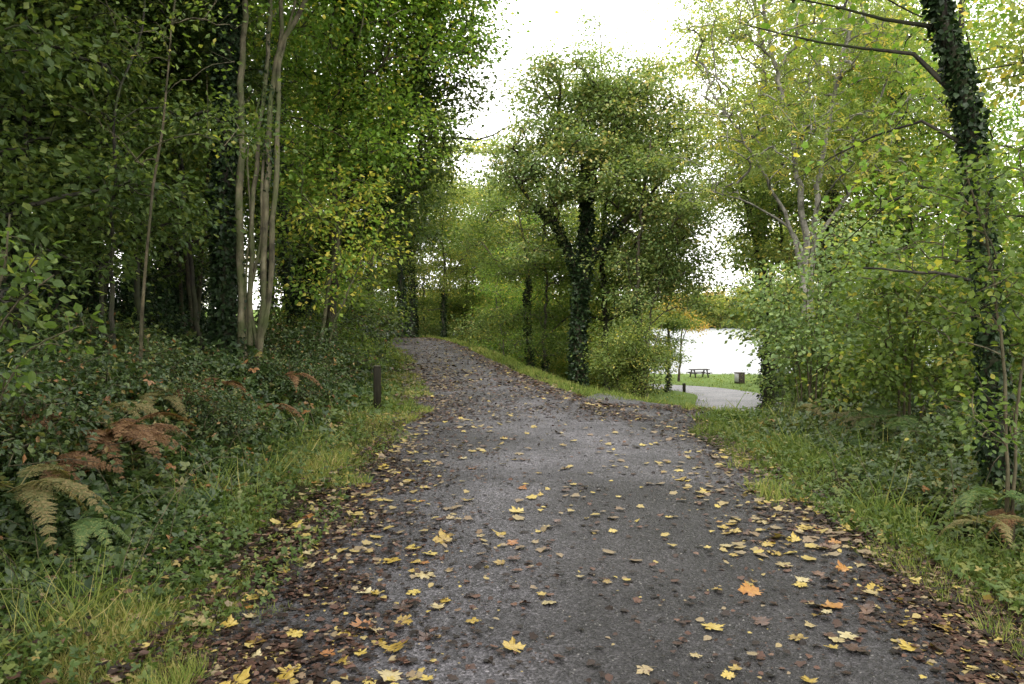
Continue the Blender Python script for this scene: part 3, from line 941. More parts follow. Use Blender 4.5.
# lakeside sapling, in front of the water
hero('lakeside_tree', 'small orange and yellow tree with thin trunk beside the picnic table', 'tree', 679, 70,
     [([(680, 365), (681, 340), (684, 310), (680, 290)], .10, .03), ([(686, 330), (690, 312)], .05, .02, W(681, 345, 70) - G(679, 70))],
     [(672, 312, 0, 22, 12, 1.6), (692, 322, 0, 14, 8, 1.2), (655, 308, 0, 14, 12, 1.2), (680, 298, 0, 16, 8, 1.2)], 'gold', 'brown', 41, 90, 24, .4, .22, hmin=.45)

# ------------------------------------------------------------------ woodland kinds, placed many times
def std_tree(seed, hgt, crad, c0, leafn, ntips, r0, ivy, spread=.4, size=.12, lean=.4, tplname='kite', tshift=0, tip_r=.007, per=11, jitter=.42, flat=.32):
    rng = np.random.default_rng(seed)
    p = [(0, 0, 0)]
    for f in (.2, .4, .6, .8, .95):
        p.append((rng.normal() * lean * f * .6 + lean * f, rng.normal() * lean * f * .6, hgt * f))
    top = np.array(p[-1])
    bl = []
    for k in range(7):
        f = c0 + (1 - c0) * (k + .5) / 7
        rr = crad * (1 - abs(f - (c0 + (1 - c0) * .45)) * 1.05)
        a = rng.uniform(0, 6.28)
        c = np.array([np.interp(f * hgt, [q[2] for q in p], [q[0] for q in p]), np.interp(f * hgt, [q[2] for q in p], [q[1] for q in p]), f * hgt])
        bl.append((c[0] + math.cos(a) * rr * .35, c[1] + math.sin(a) * rr * .35, c[2], rr, rr, hgt * (1 - c0) / 7 * 1.25, rr * rr))
    return make_tree([(np.array(p), r0, r0 * .2)], bl, seed, ntips, leafn, spread, size, tplname=tplname, hmin=c0 * .8, tshift=tshift, tip_r=tip_r, per=per, jitter=jitter * min(1.6, crad / 2.6), flat=flat,
                     ivy=[(0, 0, ivy, 330 if r0 > .1 else 200, .13, .11)] if ivy else None)

def std_shrub(seed, hgt, rad, ntips, leafn, size, spread, nstem=6, tplname='kite', tshift=0, low=.12):
    rng = np.random.default_rng(seed)
    st, bl = [], []
    for k in range(nstem):
        a = k / nstem * 6.28 + rng.normal() * .3
        d = rad * rng.uniform(.3, .8)
        st.append((np.array([(math.cos(a) * .12, math.sin(a) * .12, 0), (math.cos(a) * d * .4, math.sin(a) * d * .4, hgt * .45), (math.cos(a) * d, math.sin(a) * d, hgt * rng.uniform(.7, .95))]), .022, .007))
        bl.append((math.cos(a) * rad * .5, math.sin(a) * rad * .5, hgt * rng.uniform(.35, .72), rad * .55, rad * .55, hgt * .32, 1))
    bl.append((0, 0, hgt * .7, rad * .6, rad * .6, hgt * .3, 1))
    bl.append((0, 0, hgt * low + .25 * hgt, rad * .8, rad * .8, hgt * .25, 1))
    return make_tree(st, bl, seed, ntips, leafn, spread, size, tplname=tplname, hmin=low, jitter=.25, tip_r=.005, tshift=tshift)

PROTO = {
    'wood_a': std_tree(101, 15, 3.6, .35, 48, 420, .17, .6),
    'wood_b': std_tree(102, 13, 2.9, .3, 42, 380, .12, .35),
    'pole': std_tree(103, 11, 1.7, .3, 30, 200, .06, 0, .35, .1, .7),
    'thin': std_tree(104, 8.5, 1.6, .2, 34, 200, .045, 0, .32, .1, .5),
    'big': std_tree(105, 17, 4.3, .3, 46, 560, .24, .55),
    'near': std_tree(107, 14, 3.6, .40, 90, 480, .16, .5, spread=.33, size=.065),
    'airy': std_tree(106, 14, 3.0, .2, 30, 400, .14, .35, spread=.3, size=.17),
    'under': std_shrub(111, 3.6, 1.7, 360, 44, .095, .24),
    'under_b': std_shrub(112, 2.8, 1.6, 280, 36, .09, .22),
    'bush': std_shrub(113, 1.7, 1.1, 230, 32, .075, .17, low=.05),
}
def reskin(key):
    d = PROTO[key]
    r = {'stems': [(n, m.copy()) for n, m in d['stems']], 'crown': d['crown'].copy()}
    if 'ivy' in d:
        r['ivy'] = d['ivy']
    return r
SKIN = {}
def skin(key, leaf, bark):
    if (key, leaf, bark) not in SKIN:
        SKIN[(key, leaf, bark)] = reskin(key)
    return SKIN[(key, leaf, bark)], {'leaf': L[leaf], 'bark': B[bark]}
rg = np.random.default_rng(77)
def place(key, leaf, bark, x, y, name, label, cat, group=None, s=1.0, rot=None, shrub=False):
    d, m = skin(key, leaf, bark)
    z = float(H(x, y)) - .03
    return inst(d, m, name, label, cat, (x, y, z), rg.uniform(0, 6.28) if rot is None else rot, s, group, shrub)

def pl(px, Y):
    return (px - 512) / F * Y, Y

# trunks one can pick out in the left wood
x, y = pl(137, 19); place('big', 'dark', 'grey', x, y, 'woodland_tree', 'thick grey ivied trunk deep in the left wood beyond the thin sapling', 'tree', s=.9)
x, y = pl(55, 13); place('wood_a', 'dark', 'dark', x, y, 'woodland_tree', 'dark trunk near the left edge behind the bright sapling', 'tree', s=.95)
x, y = pl(96, 16.5); place('wood_b', 'dark', 'dark', x, y, 'woodland_tree', 'thin dark trunk between the left edge and the thick grey trunk', 'tree')
x, y = pl(372, 44); place('wood_b', 'olive', 'dark', x, y, 'woodland_tree', 'slim dark tree at the left end of the path crest', 'tree')
x, y = pl(401, 42); place('wood_a', 'mid', 'dark', x, y, 'ivy_clad_tree', 'left one of two close ivy-clad trunks where the path vanishes', 'tree', s=.85)
x, y = pl(412, 43); place('wood_a', 'olive', 'dark', x, y, 'ivy_clad_tree', 'right one of two close ivy-clad trunks where the path vanishes', 'tree', s=.9)

def scatter(n, xf, yr, mind, seed, avoid=()):
    r = np.random.default_rng(seed)
    pts = list(avoid)
    out = []
    for _ in range(n * 60):
        y = r.uniform(*yr)
        lo, hi = xf(y)
        if hi <= lo:
            continue
        x = r.uniform(lo, hi)
        if all((x - a) ** 2 + (y - b) ** 2 > mind ** 2 for a, b in pts):
            pts.append((x, y))
            out.append((x, y))
            if len(out) >= n:
                break
    return out
LW = 'trees inside the left wood'
heroL = [pl(222, 13.6), pl(250, 13.2), pl(286, 18.5), pl(330, 17), pl(137, 19), pl(55, 13), pl(96, 16.5), pl(318, 15.5), pl(139, 9), pl(226, 8.8), pl(226, 10.3), pl(226, 11.8), pl(250, 10), pl(251, 11.6)]
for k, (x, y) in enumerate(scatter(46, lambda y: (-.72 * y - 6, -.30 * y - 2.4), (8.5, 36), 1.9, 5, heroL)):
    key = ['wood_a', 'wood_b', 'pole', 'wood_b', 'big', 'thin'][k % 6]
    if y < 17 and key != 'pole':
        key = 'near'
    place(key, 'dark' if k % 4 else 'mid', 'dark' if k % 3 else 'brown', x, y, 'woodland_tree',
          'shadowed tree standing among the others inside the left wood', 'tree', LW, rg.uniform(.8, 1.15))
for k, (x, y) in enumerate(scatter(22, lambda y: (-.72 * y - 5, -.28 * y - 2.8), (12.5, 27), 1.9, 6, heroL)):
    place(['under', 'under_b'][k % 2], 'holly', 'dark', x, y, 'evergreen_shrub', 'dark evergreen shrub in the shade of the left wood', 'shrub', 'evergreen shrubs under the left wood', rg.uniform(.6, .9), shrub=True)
for k, (px, Y, s) in enumerate([(300, 15.5, .9), (330, 17.5, .95), (345, 20, 1.0), (310, 21, 1.3), (355, 26, 1.2), (340, 24, 1.5), (285, 14.4, .8)]):
    x, y = pl(px, Y)
    place('bush', ['bramble', 'mid'][k % 2], 'stem', x, y, 'bramble_bush', 'leafy bush on the left bank behind the wooden post', 'bush', 'bushes on the bank behind the post', s, shrub=True)

for k, (x, y) in enumerate(scatter(22, lambda y: (-.66 * y, -.30 * y - 1.2), (8.5, 19), 1.1, 55, heroL)):
    place(['pole', 'thin', 'pole'][k % 3], ['mid', 'dark', 'dark'][k % 3], ['brown', 'dark', 'dark'][k % 3], x, y, 'pole_sapling',
          'slender young tree shooting up in the gaps of the left wood', 'sapling', 'slender saplings in the left wood', rg.uniform(.75, 1.1))
for k, (x, y, key, sc) in enumerate([(-6.2, 3.4, 'near', .95), (-5.2, -2.5, 'near', 1.0), (-8.6, 6.2, 'near', 1.1), (-7.6, .6, 'near', 1.1), (-9.5, -4, 'near', 1.0), (-12, 5.5, 'near', 1.0),
                                     (-4.6, -7.5, 'near', 1.0), (-11.5, 9.5, 'near', .9), (-11, 1, 'near', 1.0), (-4.4, 1.4, 'near', .9), (6.5, -4.5, 'near', 1.0), (8.5, 1.5, 'near', 1.0)]):
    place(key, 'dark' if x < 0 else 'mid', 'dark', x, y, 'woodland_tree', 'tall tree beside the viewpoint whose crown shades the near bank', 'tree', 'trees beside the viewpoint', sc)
for k, (px, Y, key) in enumerate([(285, 25, 'wood_a'), (303, 31, 'airy'), (268, 29, 'wood_a'), (318, 37, 'airy'), (290, 42, 'airy'), (338, 44, 'airy'), (262, 36, 'wood_b'), (352, 52, 'airy')]):
    x, y = pl(px, Y)
    place(key, ['mid', 'olive', 'dark', 'mid'][k % 4], ['dark', 'brown'][k % 2], x, y, 'woodland_tree', 'tree filling the view between the pale stems and the leaning ivied tree', 'tree', 'trees behind the pale stems', rg.uniform(.9, 1.1))
# thicket beyond the bend
for k, (x, y) in enumerate(scatter(22, lambda y: (XL(y) - 4 if y > 43 else XR(y) + 2.6, .10 * y if y < 46 else .03 * y + 2), (27, 66), 2.0, 8, [pl(578, 28), pl(605, 31)])):
    key = ['thin', 'wood_b', 'wood_b', 'pole', 'wood_a'][k % 5]
    place(key, ['olive', 'mid', 'olive', 'bright', 'mid'][k % 5], ['brown', 'stem', 'grey'][k % 3], x, y, 'thicket_tree',
          'slim yellowing tree in the thicket beyond the path bend', 'tree', 'trees of the thicket beyond the bend', rg.uniform(.75, 1.05))
for k, (x, y) in enumerate(scatter(22, lambda y: (XR(y) + 3.7, .088 * y), (23, 46), 1.4, 9, [pl(578, 28)])):
    place(['bush', 'under_b', 'bush'][k % 3], ['mid', 'olive', 'oak'][k % 3], 'stem', x, y, 'shrub', 'low leafy shrub along the foot of the thicket by the bend', 'shrub',
          'shrubs at the foot of the thicket', rg.uniform(.8, 1.25), shrub=True)
for k, (x, y) in enumerate(scatter(7, lambda y: (-.40 * y, XL(y) - 1.6), (46, 74), 3.4, 10)):
    place(['wood_b', 'thin', 'wood_a'][k % 3], ['olive', 'mid', 'gold', 'olive'][k % 4], 'dark', x, y, 'woodland_tree', 'distant tree left of where the path goes over its crest', 'tree',
          'distant trees left of the crest', rg.uniform(.8, 1.05))

for k, (px, Y, sc) in enumerate([(392, 60, .95), (426, 56, 1.0), (447, 64, 1.3), (463, 52, 1.15), (482, 60, 1.3), (503, 48, 1.1), (522, 57, 1.1), (541, 45, .9), (560, 54, 1.1),
                                  (583, 62, 1.1), (615, 50, 1.1), (640, 57, 1.0), (632, 42, 1.0), (668, 60, .95), (598, 44, 1.0)]):
    x, y = pl(px, Y)
    place('airy', ['olive', 'mid', 'olive', 'olive', 'mid', 'olive'][k % 6], ['brown', 'grey', 'dark'][k % 3], x, y, 'woodland_tree',
          'tall airy yellow-green tree in the belt behind the oak and the path crest', 'tree', 'tall trees behind the oak and crest', sc)
# right wood
for k, (x, y) in enumerate(scatter(26, lambda y: (.36 * y + 1.2 if y < 46 else .40 * y, .72 * y + 5), (12, 72), 2.6, 12, [pl(806, 22), pl(772, 31), pl(812, 14.5), pl(905, 10.5)])):
    place(['wood_b', 'wood_a', 'thin', 'pole'][k % 4], ['mid', 'olive', 'bright', 'mid'][k % 4], ['dark', 'grey', 'brown'][k % 3], x, y, 'woodland_tree',
          'green tree among those behind the hazels right of the path', 'tree', 'trees behind the hazels on the right', rg.uniform(.75, 1.05))
for k, (x, y) in enumerate(scatter(22, lambda y: (.355 * y + 1.7, .74 * y + 3.5), (8.5, 34), 1.5, 13, [pl(812, 14.5), pl(905, 10.5), pl(1020, 8.6), pl(1004, 6.3)])):
    place(['under', 'under_b', 'bush'][k % 3], ['mid', 'hazel', 'dark', 'mid'][k % 4], 'stem', x, y, 'shrub', 'green understorey shrub in the right wood', 'shrub', 'understorey shrubs on the right', rg.uniform(.8, 1.1), shrub=True)

for px, Y, key, leaf, bark, s, lab in [
        (770, 40, 'big', 'olive', 'grey', 1.4, 'tall olive tree rising between the half-bare ash and the lake'),
        (772, 66, 'airy', 'olive', 'grey', 1.3, 'airy tree behind the dark leaning trunk at the lake gap'),
        (845, 36, 'airy', 'mid', 'grey', 1.5, 'very tall airy tree right of the half-bare ash'),
        (782, 56, 'wood_a', 'olive', 'brown', 1.2, 'yellowing tree at the right rim of the lake gap'),
        (880, 30, 'big', 'mid', 'brown', 1.1, 'big green tree behind the half-bare ash on its right'),
        (955, 23, 'big', 'bright', 'dark', .95, 'broad bright green tree behind the right ivy trunk'),
        (835, 27, 'wood_a', 'olive', 'grey', 1.05, 'slim olive tree close behind the half-bare ash')]:
    x, y = pl(px, Y)
    place(key, leaf, bark, x, y, 'woodland_tree', lab, 'tree', s=s)
for k, (x, y) in enumerate(scatter(15, lambda y: (XL(y) - 2 if y > 45 else XR(y) + 3.2, .125 * y if y < 46 else .05 * y), (26, 60), 1.6, 19, [pl(578, 28), pl(605, 31), pl(637, 26)])):
    place(['under', 'under_b', 'under'][k % 3], ['mid', 'olive', 'olive', 'oak', 'mid'][k % 5], 'stem', x, y, 'tall_shrub', 'tall leafy shrub filling the thicket beyond the bend', 'shrub',
          'tall shrubs filling the thicket', rg.uniform(1.0, 1.6), shrub=True)
for k, (x, y) in enumerate(scatter(12, lambda y: (-.03 * y, .17 * y - (y - 60) * .18), (62, 76), 2.2, 20)):
    place(['under', 'thin'][k % 2], ['olive', 'mid', 'gold'][k % 3], 'stem', x, y, 'waterside_tree', 'small bushy tree on the near shore of the lake behind the oak', 'tree',
          'bushy trees on the near shore', rg.uniform(1.2, 1.6))
for px, Y, key, leaf, lab in [(822, 20, 'under', 'hazel', 'full green shrub close behind the pale hazel by the side road'), (850, 17.5, 'under_b', 'mid', 'rounded shrub right behind the pale hazel on the verge'),
                              (806, 25, 'bush', 'mid', 'low bush at the foot of the half-bare ash')]:
    x, y = pl(px, Y)
    place(key, leaf, 'stem', x, y, 'shrub', lab, 'shrub', s=1.0, shrub=True)
# far shore
rf = np.random.default_rng(3)
FT = {c: std_tree(130 + i, 19, 6.5, .08, 26, 260, .3, 0, 1.3, .8, .3) for i, c in enumerate(['mid', 'olive', 'gold'])}
for k in range(84):
    x = -60 + k * 4.0 + rf.normal() * 1.5
    y = 469 + rf.uniform(0, 1) ** 2 * 26
    c = ['mid', 'olive', 'mid', 'olive', 'gold', 'mid'][rf.integers(6)]
    t = inst(FT[c], {'leaf': L[c], 'bark': B['grey']}, 'lakeshore_tree', 'rounded tree in the row along the far lake shore', 'tree',
             (x, y, float(H(x, y))), rf.uniform(0, 6.28), rf.uniform(.85, 1.3), 'trees on the far lake shore')

# ------------------------------------------------------------------ ferns
def frond_mesh(seed, n=20, arch=.9):
    rng = np.random.default_rng(seed)
    lc = LeafCloud()
    s = np.linspace(0, 1, 40)
    curve = np.stack([.06 * np.sin(s * 3 + seed), s * .92, .62 * s - arch * s ** 2.1], 1)
    tang = norm(np.gradient(curve, axis=0))
    for k in range(n):
        f = .2 + .78 * (k / (n - 1)) ** .92
        i = min(39, int(f * 39))
        c, t = curve[i], tang[i]
        X = np.array([1.0, 0, 0])
        nn = norm(np.cross(X, t))
        ln = .27 * min(1, (f - .08) * 4.5) * (1.02 - f) ** .75 + .008
        for sx in (1, -1):
            d = norm(X * sx + t * .38 + nn * (rng.normal() * .1 - .12))
            sd = np.cross(d, nn)
            m = 11
            tt = (np.arange(m) + .3) / m
            pos = c + d * (tt * ln)[:, None] - nn * (.12 * ln * tt ** 2)[:, None]
            for sy in (1, -1):
                ax = np.tile(d * .5 + sd * sy, (m, 1)) + rng.normal(size=(m, 3)) * .12
                lc.add('kite', pos, ax, np.tile(nn, (m, 1)) + rng.normal(size=(m, 3)) * .15, .26 * ln * (1.08 - tt) + .006,
                       np.clip(.5 + .5 * (f - .5) + rng.normal() * .12 + .25 * rng.normal(size=m), 0, 1))
    tb = Tubes()
    tb.add(curve[::3], np.linspace(.007, .002, len(curve[::3])), 4)
    v = np.concatenate(tb.V)
    lc.V.append(v)
    f4 = np.concatenate(tb.F)
    lc.F.append(np.concatenate([f4[:, [0, 1, 2]], f4[:, [0, 2, 3]]]) + lc.n)
    lc.t.append(np.full(len(f4) * 2, .6))
    return lc.mesh('frond')
FR = {}
def fern(label, px, Y, kind, nf, length, seed, group=None, ang0=0, span=6.28, lift=0.0, name='fern'):
    rng = np.random.default_rng(seed)
    b = G(px, Y)
    t = thing(name, label, 'fern', tuple(b + np.array([0, 0, lift])), 0, 1, group)
    for k in range(nf):
        key = (kind, k % 3)
        if key not in FR:
            FR[key] = frond_mesh(200 + k % 3 + 10 * len(FR), arch=[.75, 1.0, .85][k % 3])
        o = link('frond', FR[key], L[kind], t)
        o.rotation_euler = (rng.uniform(-.25, .15), rng.normal() * .2, ang0 + span * (k + rng.uniform(-.3, .3)) / nf)
        sc = length * rng.uniform(.75, 1.1)
        o.scale = (sc, sc, sc)
    return t
fern('pale yellowing fern at the left edge above the brambles', 8, 5.0, 'fern_pale', 6, .72, 1, lift=.42, ang0=-2.9, span=3.4)
fern('greenish fern with drooping fronds right of the pale yellow one', 70, 5.0, 'fern_green', 5, .55, 2, lift=.22, ang0=-2.6, span=2.6)
fern('dark withered fern tucked behind the pale yellow one', 48, 5.9, 'fern_brown', 5, .55, 3, lift=.42, ang0=-2.8, span=4)
fern('rust-brown bracken spreading below the thin crooked sapling', 95, 6.6, 'fern_brown', 8, .8, 4, lift=.5, ang0=-2.9, span=3.4)
fern('faded tan bracken right of the rust-brown one', 128, 7.3, 'fern_brown', 5, .65, 5, lift=.42, ang0=-2.5, span=2.6)
fern('golden fern upright under the thin crooked sapling', 92, 7.2, 'fern_pale', 3, .7, 6, lift=.62, ang0=-2.3, span=1.5)
fern('orange bracken at the foot of the pale multi-stemmed tree', 268, 10.5, 'fern_brown', 6, .6, 7, lift=.35)
fern('yellow fern tuft on the right verge below the pale hazel', 850, 11.2, 'fern_pale', 7, .65, 8, lift=.25)
fern('green fern arching left behind the yellow tuft on the right verge', 888, 10.2, 'fern_green', 7, .85, 9, lift=.35)
fern('green fern at the foot of the dense right-hand shrub', 925, 9.2, 'fern_green', 6, .75, 10, lift=.35)
fern('tall yellowing fern at the foot of the right ivy trunk', 985, 4.9, 'fern_pale', 4, .4, 11, lift=.3)
fern('green fern leaning against the right ivy trunk', 1000, 5.2, 'fern_green', 5, .5, 12, lift=.4)
fern('rust-brown bracken beside the right ivy trunk at the picture edge', 1026, 5.2, 'fern_brown', 5, .4, 13, lift=.25)
fern('small yellow fern on the right verge near the branch road', 815, 12.6, 'fern_pale', 6, .5, 14, lift=.2)

for k, (px, Y, kind) in enumerate([(20, 6.3, 'fern_brown'), (125, 6.0, 'fern_brown'), (60, 7.6, 'fern_brown'), (175, 8.6, 'fern_brown'), (215, 9.6, 'fern_brown'), (150, 8.2, 'fern_pale'), (290, 11.4, 'fern_brown')]):
    fern('withered bracken fronds drooping among the left brambles', px, Y, kind, 4, .55, 30 + k, 'bracken among the left brambles', lift=.68, ang0=-3.0, span=4.5)
for k, (px, Y, sc) in enumerate([(-20, 6.0, .75), (35, 7.6, .7), (110, 9.0, .75), (175, 10.5, .7), (205, 8.6, .5), (-60, 8.5, .9), (290, 12.5, .6), (60, 10.5, .9), (145, 12.3, .8)]):
    x, y = pl(px, Y)
    place('bush', 'bramble', 'stem', x, y, 'bramble_bush', 'dark bramble mound rising out of the left undergrowth', 'bush', 'bramble mounds on the left', sc, shrub=True)

# ------------------------------------------------------------------ ground cover and grass (uncountable)
def cover(name, seed, N, sampler, height, tplname, size, mat, label, cat, tvar=.2, tmid=.4, flat=.6, stems=0):
    rng = np.random.default_rng(seed)
    x, y = sampler(rng, N)
    N = len(x)
    hh = height(x, y)
    u = 1 - rng.uniform(0, 1, N) ** 2.2 * .9
    z = H(x, y) + .02 + hh * u
    pos = np.stack([x, y, z], 1)
    ax = rng.normal(size=(N, 3)) * np.array([1, 1, .45]) + np.array([0, 0, -.1])
    nr = np.array([0, -.15, 1]) + rng.normal(size=(N, 3)) * flat
    tint = np.clip(tmid + .18 * vnoise(x, y, .8, 4) + rng.normal(size=N) * tvar, 0, 1)
    lc = LeafCloud()
    dist = np.sqrt(x * x + y * y)
    sz = size * rng.uniform(.55, 1.3, N) * np.clip(dist / 9, 1, 2.2)
    lc.add(tplname, pos, ax, nr, sz, tint)
    o = link(name, lc.mesh(name), mat)
    return tag(o, label, cat, kind='stuff')

def dens_y(rng, N, y0, y1, p=1.6):
    u = rng.uniform(0, 1, N)
    a, b = y0 ** (1 - p), y1 ** (1 - p)
    return (a + (b - a) * u) ** (1 / (1 - p))

def left_sampler(inner, outer, y0=2.6, y1=40, p=1.5):
    def f(rng, N):
        y = dens_y(rng, N, y0, y1, p)
        wv = np.minimum(outer, .75 * y + 1.5)
        x = XL(y) - inner - .25 * vnoise(y, y * 0, 1.1, 6) - rng.uniform(0, 1, N) ** 1.25 * wv
        return x, y
    return f
def right_sampler(inner, outer, y0=2.8, y1=13.2, p=1.4):
    def f(rng, N):
        y = dens_y(rng, N, y0, y1, p)
        x = np.where(y < 10, XR(y), 2.5 + .13 * (y - 10)) + inner + .25 * vnoise(y, y * 0, 1.0, 7) + rng.uniform(0, 1, N) ** 1.2 * np.minimum(outer, .6 * y + .5)
        return x, y
    return f
def HL(x, y):
    d = XL(y) - x
    return (.10 + 1.0 * ss((d - .75) / 2.3)) * (.72 + .4 * vnoise(x, y, .9, 11) + .3 * vnoise(x, y, 2.3, 13)) * np.clip(1.1 - y / 60, .4, 1)
def HR(x, y):
    d = x - np.where(y < 10, XR(y), 2.5)
    return (.08 + .62 * ss((d - .4) / 2.2)) * (.7 + .5 * vnoise(x, y, .8, 12)) * (1 - .6 * ss((y - 8.5) / 3.5) * ss((6.5 - x) / 2))
cover('bramble_undergrowth', 301, 52000, left_sampler(.85, 9), HL, 'tri', .085, L['bramble'], 'dark bramble undergrowth covering the left bank', 'brambles', tvar=.27)
cover('verge_plants', 302, 10000, left_sampler(.45, 2.2), lambda x, y: HL(x, y) * .9 + .03, 'tri', .055, L['verge'], 'light green low plants between grass and brambles on the left', 'plants', tmid=.45)
cover('verge_plants', 305, 5000, left_sampler(-.05, 1.2), lambda x, y: .07 + 0 * x, 'tri', .04, L['verge'], 'small clover-like plants in the left grass verge', 'plants', tmid=.55, tvar=.28)
cover('bramble_undergrowth', 303, 20000, right_sampler(1.0, 6.5), HR, 'tri', .075, L['bramble'], 'tangled bramble undergrowth behind the right verge', 'brambles', tmid=.5)
cover('verge_plants', 304, 17000, right_sampler(.15, 3.5), lambda x, y: HR(x, y) * .75 + .03, 'tri', .05, L['verge'], 'low bright green plants along the right verge', 'plants', tmid=.5)

def blades(name, seed, N, sampler, hmean, label, tmid=.45, cat='grass', lean=.5):
    rng = np.random.default_rng(seed)
    x, y = sampler(rng, N)
    keep = vnoise(x, y, .5, 21) + .6 * vnoise(x, y, 2.1, 22) > -.55
    x, y = x[keep], y[keep]
    N = len(x)
    pos = np.stack([x, y, H(x, y) - .01], 1)
    ax = np.array([0, 0, 1.0]) + rng.normal(size=(N, 3)) * np.array([lean, lean, .2])
    nr = rng.normal(size=(N, 3)) * np.array([1, 1, .2])
    dist = np.sqrt(x * x + y * y)
    tint = np.clip(tmid + .25 * vnoise(x, y, 1.1, 23) + rng.normal(size=N) * .2, 0, 1)
    lc = LeafCloud()
    v, f = T['blade']
    hs = hmean * rng.uniform(.45, 1.5, N) * (.8 + .5 * vnoise(x, y, .6, 24))
    for k in range(4):
        lo, hi = [0, 6, 12, 25][k], [6, 12, 25, 1e9][k]
        m = (dist >= lo) & (dist < hi)
        wf = [.9, 1.4, 2.4, 5.0][k] * .2 / hmean * .8
        T['blade_w'] = (v * np.array([wf, 1, 1]), f)
        lc.add('blade_w', pos[m], ax[m], nr[m], hs[m], tint[m])
    o = link(name, lc.mesh(name), L['grass'])
    return tag(o, label, cat, kind='stuff')
blades('grass', 311, 80000, left_sampler(-.2, 1.35, 2.6, 44, 1.6), .10, 'rough yellowish grass verge on the left of the path', .52)
blades('grass', 312, 42000, right_sampler(-.1, 1.7, 2.8, 14, 1.5), .12, 'grass verge on the right of the path', .38)
def shoulder(rng, N):
    y = rng.uniform(15, 46, N)
    return XR(y) - .05 + rng.uniform(0, 1, N) ** 1.1 * 3.4, y
blades('grass', 313, 52000, shoulder, .15, 'bright grass strip on the inside of the path bend', .42)
def meadow(rng, N):
    y = rng.uniform(36, 84, N)
    x = rng.uniform(-.05, .42, N) * y
    dx = np.min(np.linalg.norm(rb[None, ::3] - np.stack([x, y], 1)[:, None], axis=2), axis=1)
    k = dx > 2.0
    return x[k], y[k]
blades('grass', 314, 36000, meadow, .16, 'mown grass around the lake road and picnic table', .35)

blades('tall_grass', 315, 9000, left_sampler(.6, 5), .34, 'tall thin grass stems rising through the left brambles', .4, lean=.6)
blades('tall_grass', 316, 9000, right_sampler(.6, 4), .32, 'tall thin grass stems rising through the right undergrowth', .5, lean=.6)
def canes(name, seed, n, sampler, label):
    rng = np.random.default_rng(seed)
    x, y = sampler(rng, n)
    tb = Tubes()
    for a, b in zip(x, y):
        h, l, an = rng.uniform(.3, .8), rng.uniform(.3, .9), rng.uniform(0, 6.28)
        t = np.linspace(0, 1, 7)
        r = t * l
        tb.add(np.stack([a + np.cos(an) * r, b + np.sin(an) * r, H(a, b) + h * (2.4 * t - 1.7 * t * t) - .02], 1), np.linspace(.0035, .0014, 7) * max(1, b / 8), 4)
    tag(link(name, tb.mesh(name), B['stem']), label, 'stems', kind='stuff')
canes('bramble_canes', 321, 170, left_sampler(.8, 6), 'thin arching stems among the left brambles')
canes('bramble_canes', 322, 170, right_sampler(.7, 5), 'thin arching stems among the right undergrowth')

# ------------------------------------------------------------------ leaf litter (uncountable scraps) and counted fallen leaves
def path_z(x, y):
    return H(x, y) + .036 + .03 * (x < XL(y) - .2)
def litter_points(rng, N):
    ys, xs = [], []
    n1 = int(N * .41)                      # dense left band
    y = dens_y(rng, n1, 2.7, 24, 1.35)
    x = XL(y) - .25 + np.abs(rng.normal(size=n1)) * (.46 + .016 * y)
    sp = rng.uniform(size=n1) < .12
    x = np.where(sp, XL(y) - rng.uniform(0, 1.3, n1), x)
    xs.append(x); ys.append(y)
    n2 = int(N * .22)                      # right band
    y = dens_y(rng, n2, 2.7, 13.5, 1.4)
    x = np.where(y < 10, XR(y), 2.5 + .1 * (y - 10)) + .3 - np.abs(rng.normal(size=n2)) * .42
    xs.append(x); ys.append(y)
    n3 = int(N * .27)                      # far path
    y = dens_y(rng, n3, 12, 44, 1.3)
    u = rng.uniform(0, 1, n3)
    u = np.where(rng.uniform(size=n3) < .45, u ** 2.2, u)
    u = np.where(rng.uniform(size=n3) < .25, 1 - .12 * np.abs(rng.normal(size=n3)), u)
    x = XL(y) + u * (XR(y) - XL(y))
    xs.append(x); ys.append(y)
    n4 = int(N * .035)                      # brow of the branch road
    y = rng.normal(13.9, .45, n4)
    x = rng.uniform(1.2, 4.6, n4)
    xs.append(x); ys.append(y)
    n5 = N - n1 - n2 - n3 - n4             # thin spread
    y = dens_y(rng, n5, 2.7, 20, 1.5)
    x = XL(y) + rng.uniform(0, 1, n5) * (XR(y) - XL(y))
    xs.append(x); ys.append(y)
    return np.concatenate(xs), np.concatenate(ys)
rng = np.random.default_rng(401)
lx, ly = litter_points(rng, 78000)
kp = vnoise(lx, ly, .45, 31) + rng.normal(size=len(lx)) * .5 > -.35
lx, ly = lx[kp], ly[kp]
N = len(lx)
lc = LeafCloud()
far = np.clip(np.sqrt(lx ** 2 + ly ** 2) / 10, 1, 2.0)
tint = np.clip(rng.beta(1.6, 2.4, N) + .20 * ss((ly - 12) / 10), 0, 1)
yel = rng.uniform(size=N) < .085
tint[yel] = rng.uniform(.9, 1, yel.sum())
for nm, m in (('oval', rng.uniform(size=N) < .6),):
    for nm2, mm in ((nm, m), ('maple', ~m)):
        k = mm.sum()
        lc.add(nm2, np.stack([lx, ly, path_z(lx, ly) + .004 + .014 * rng.uniform(size=N)], 1)[mm], rng.normal(size=(k, 3)) * np.array([1, 1, .08]),
               np.array([0, 0, 1.0]) + rng.normal(size=(k, 3)) * .2, (.012 + .045 * rng.uniform(size=k) ** 2) * far[mm], tint[mm])
yy = dens_y(rng, 560, 5, 18, 1.5)
xx = XL(yy) - .3 + rng.uniform(0, 1, 560) * (XR(yy) - XL(yy) + .6)
side = rng.uniform(size=560)
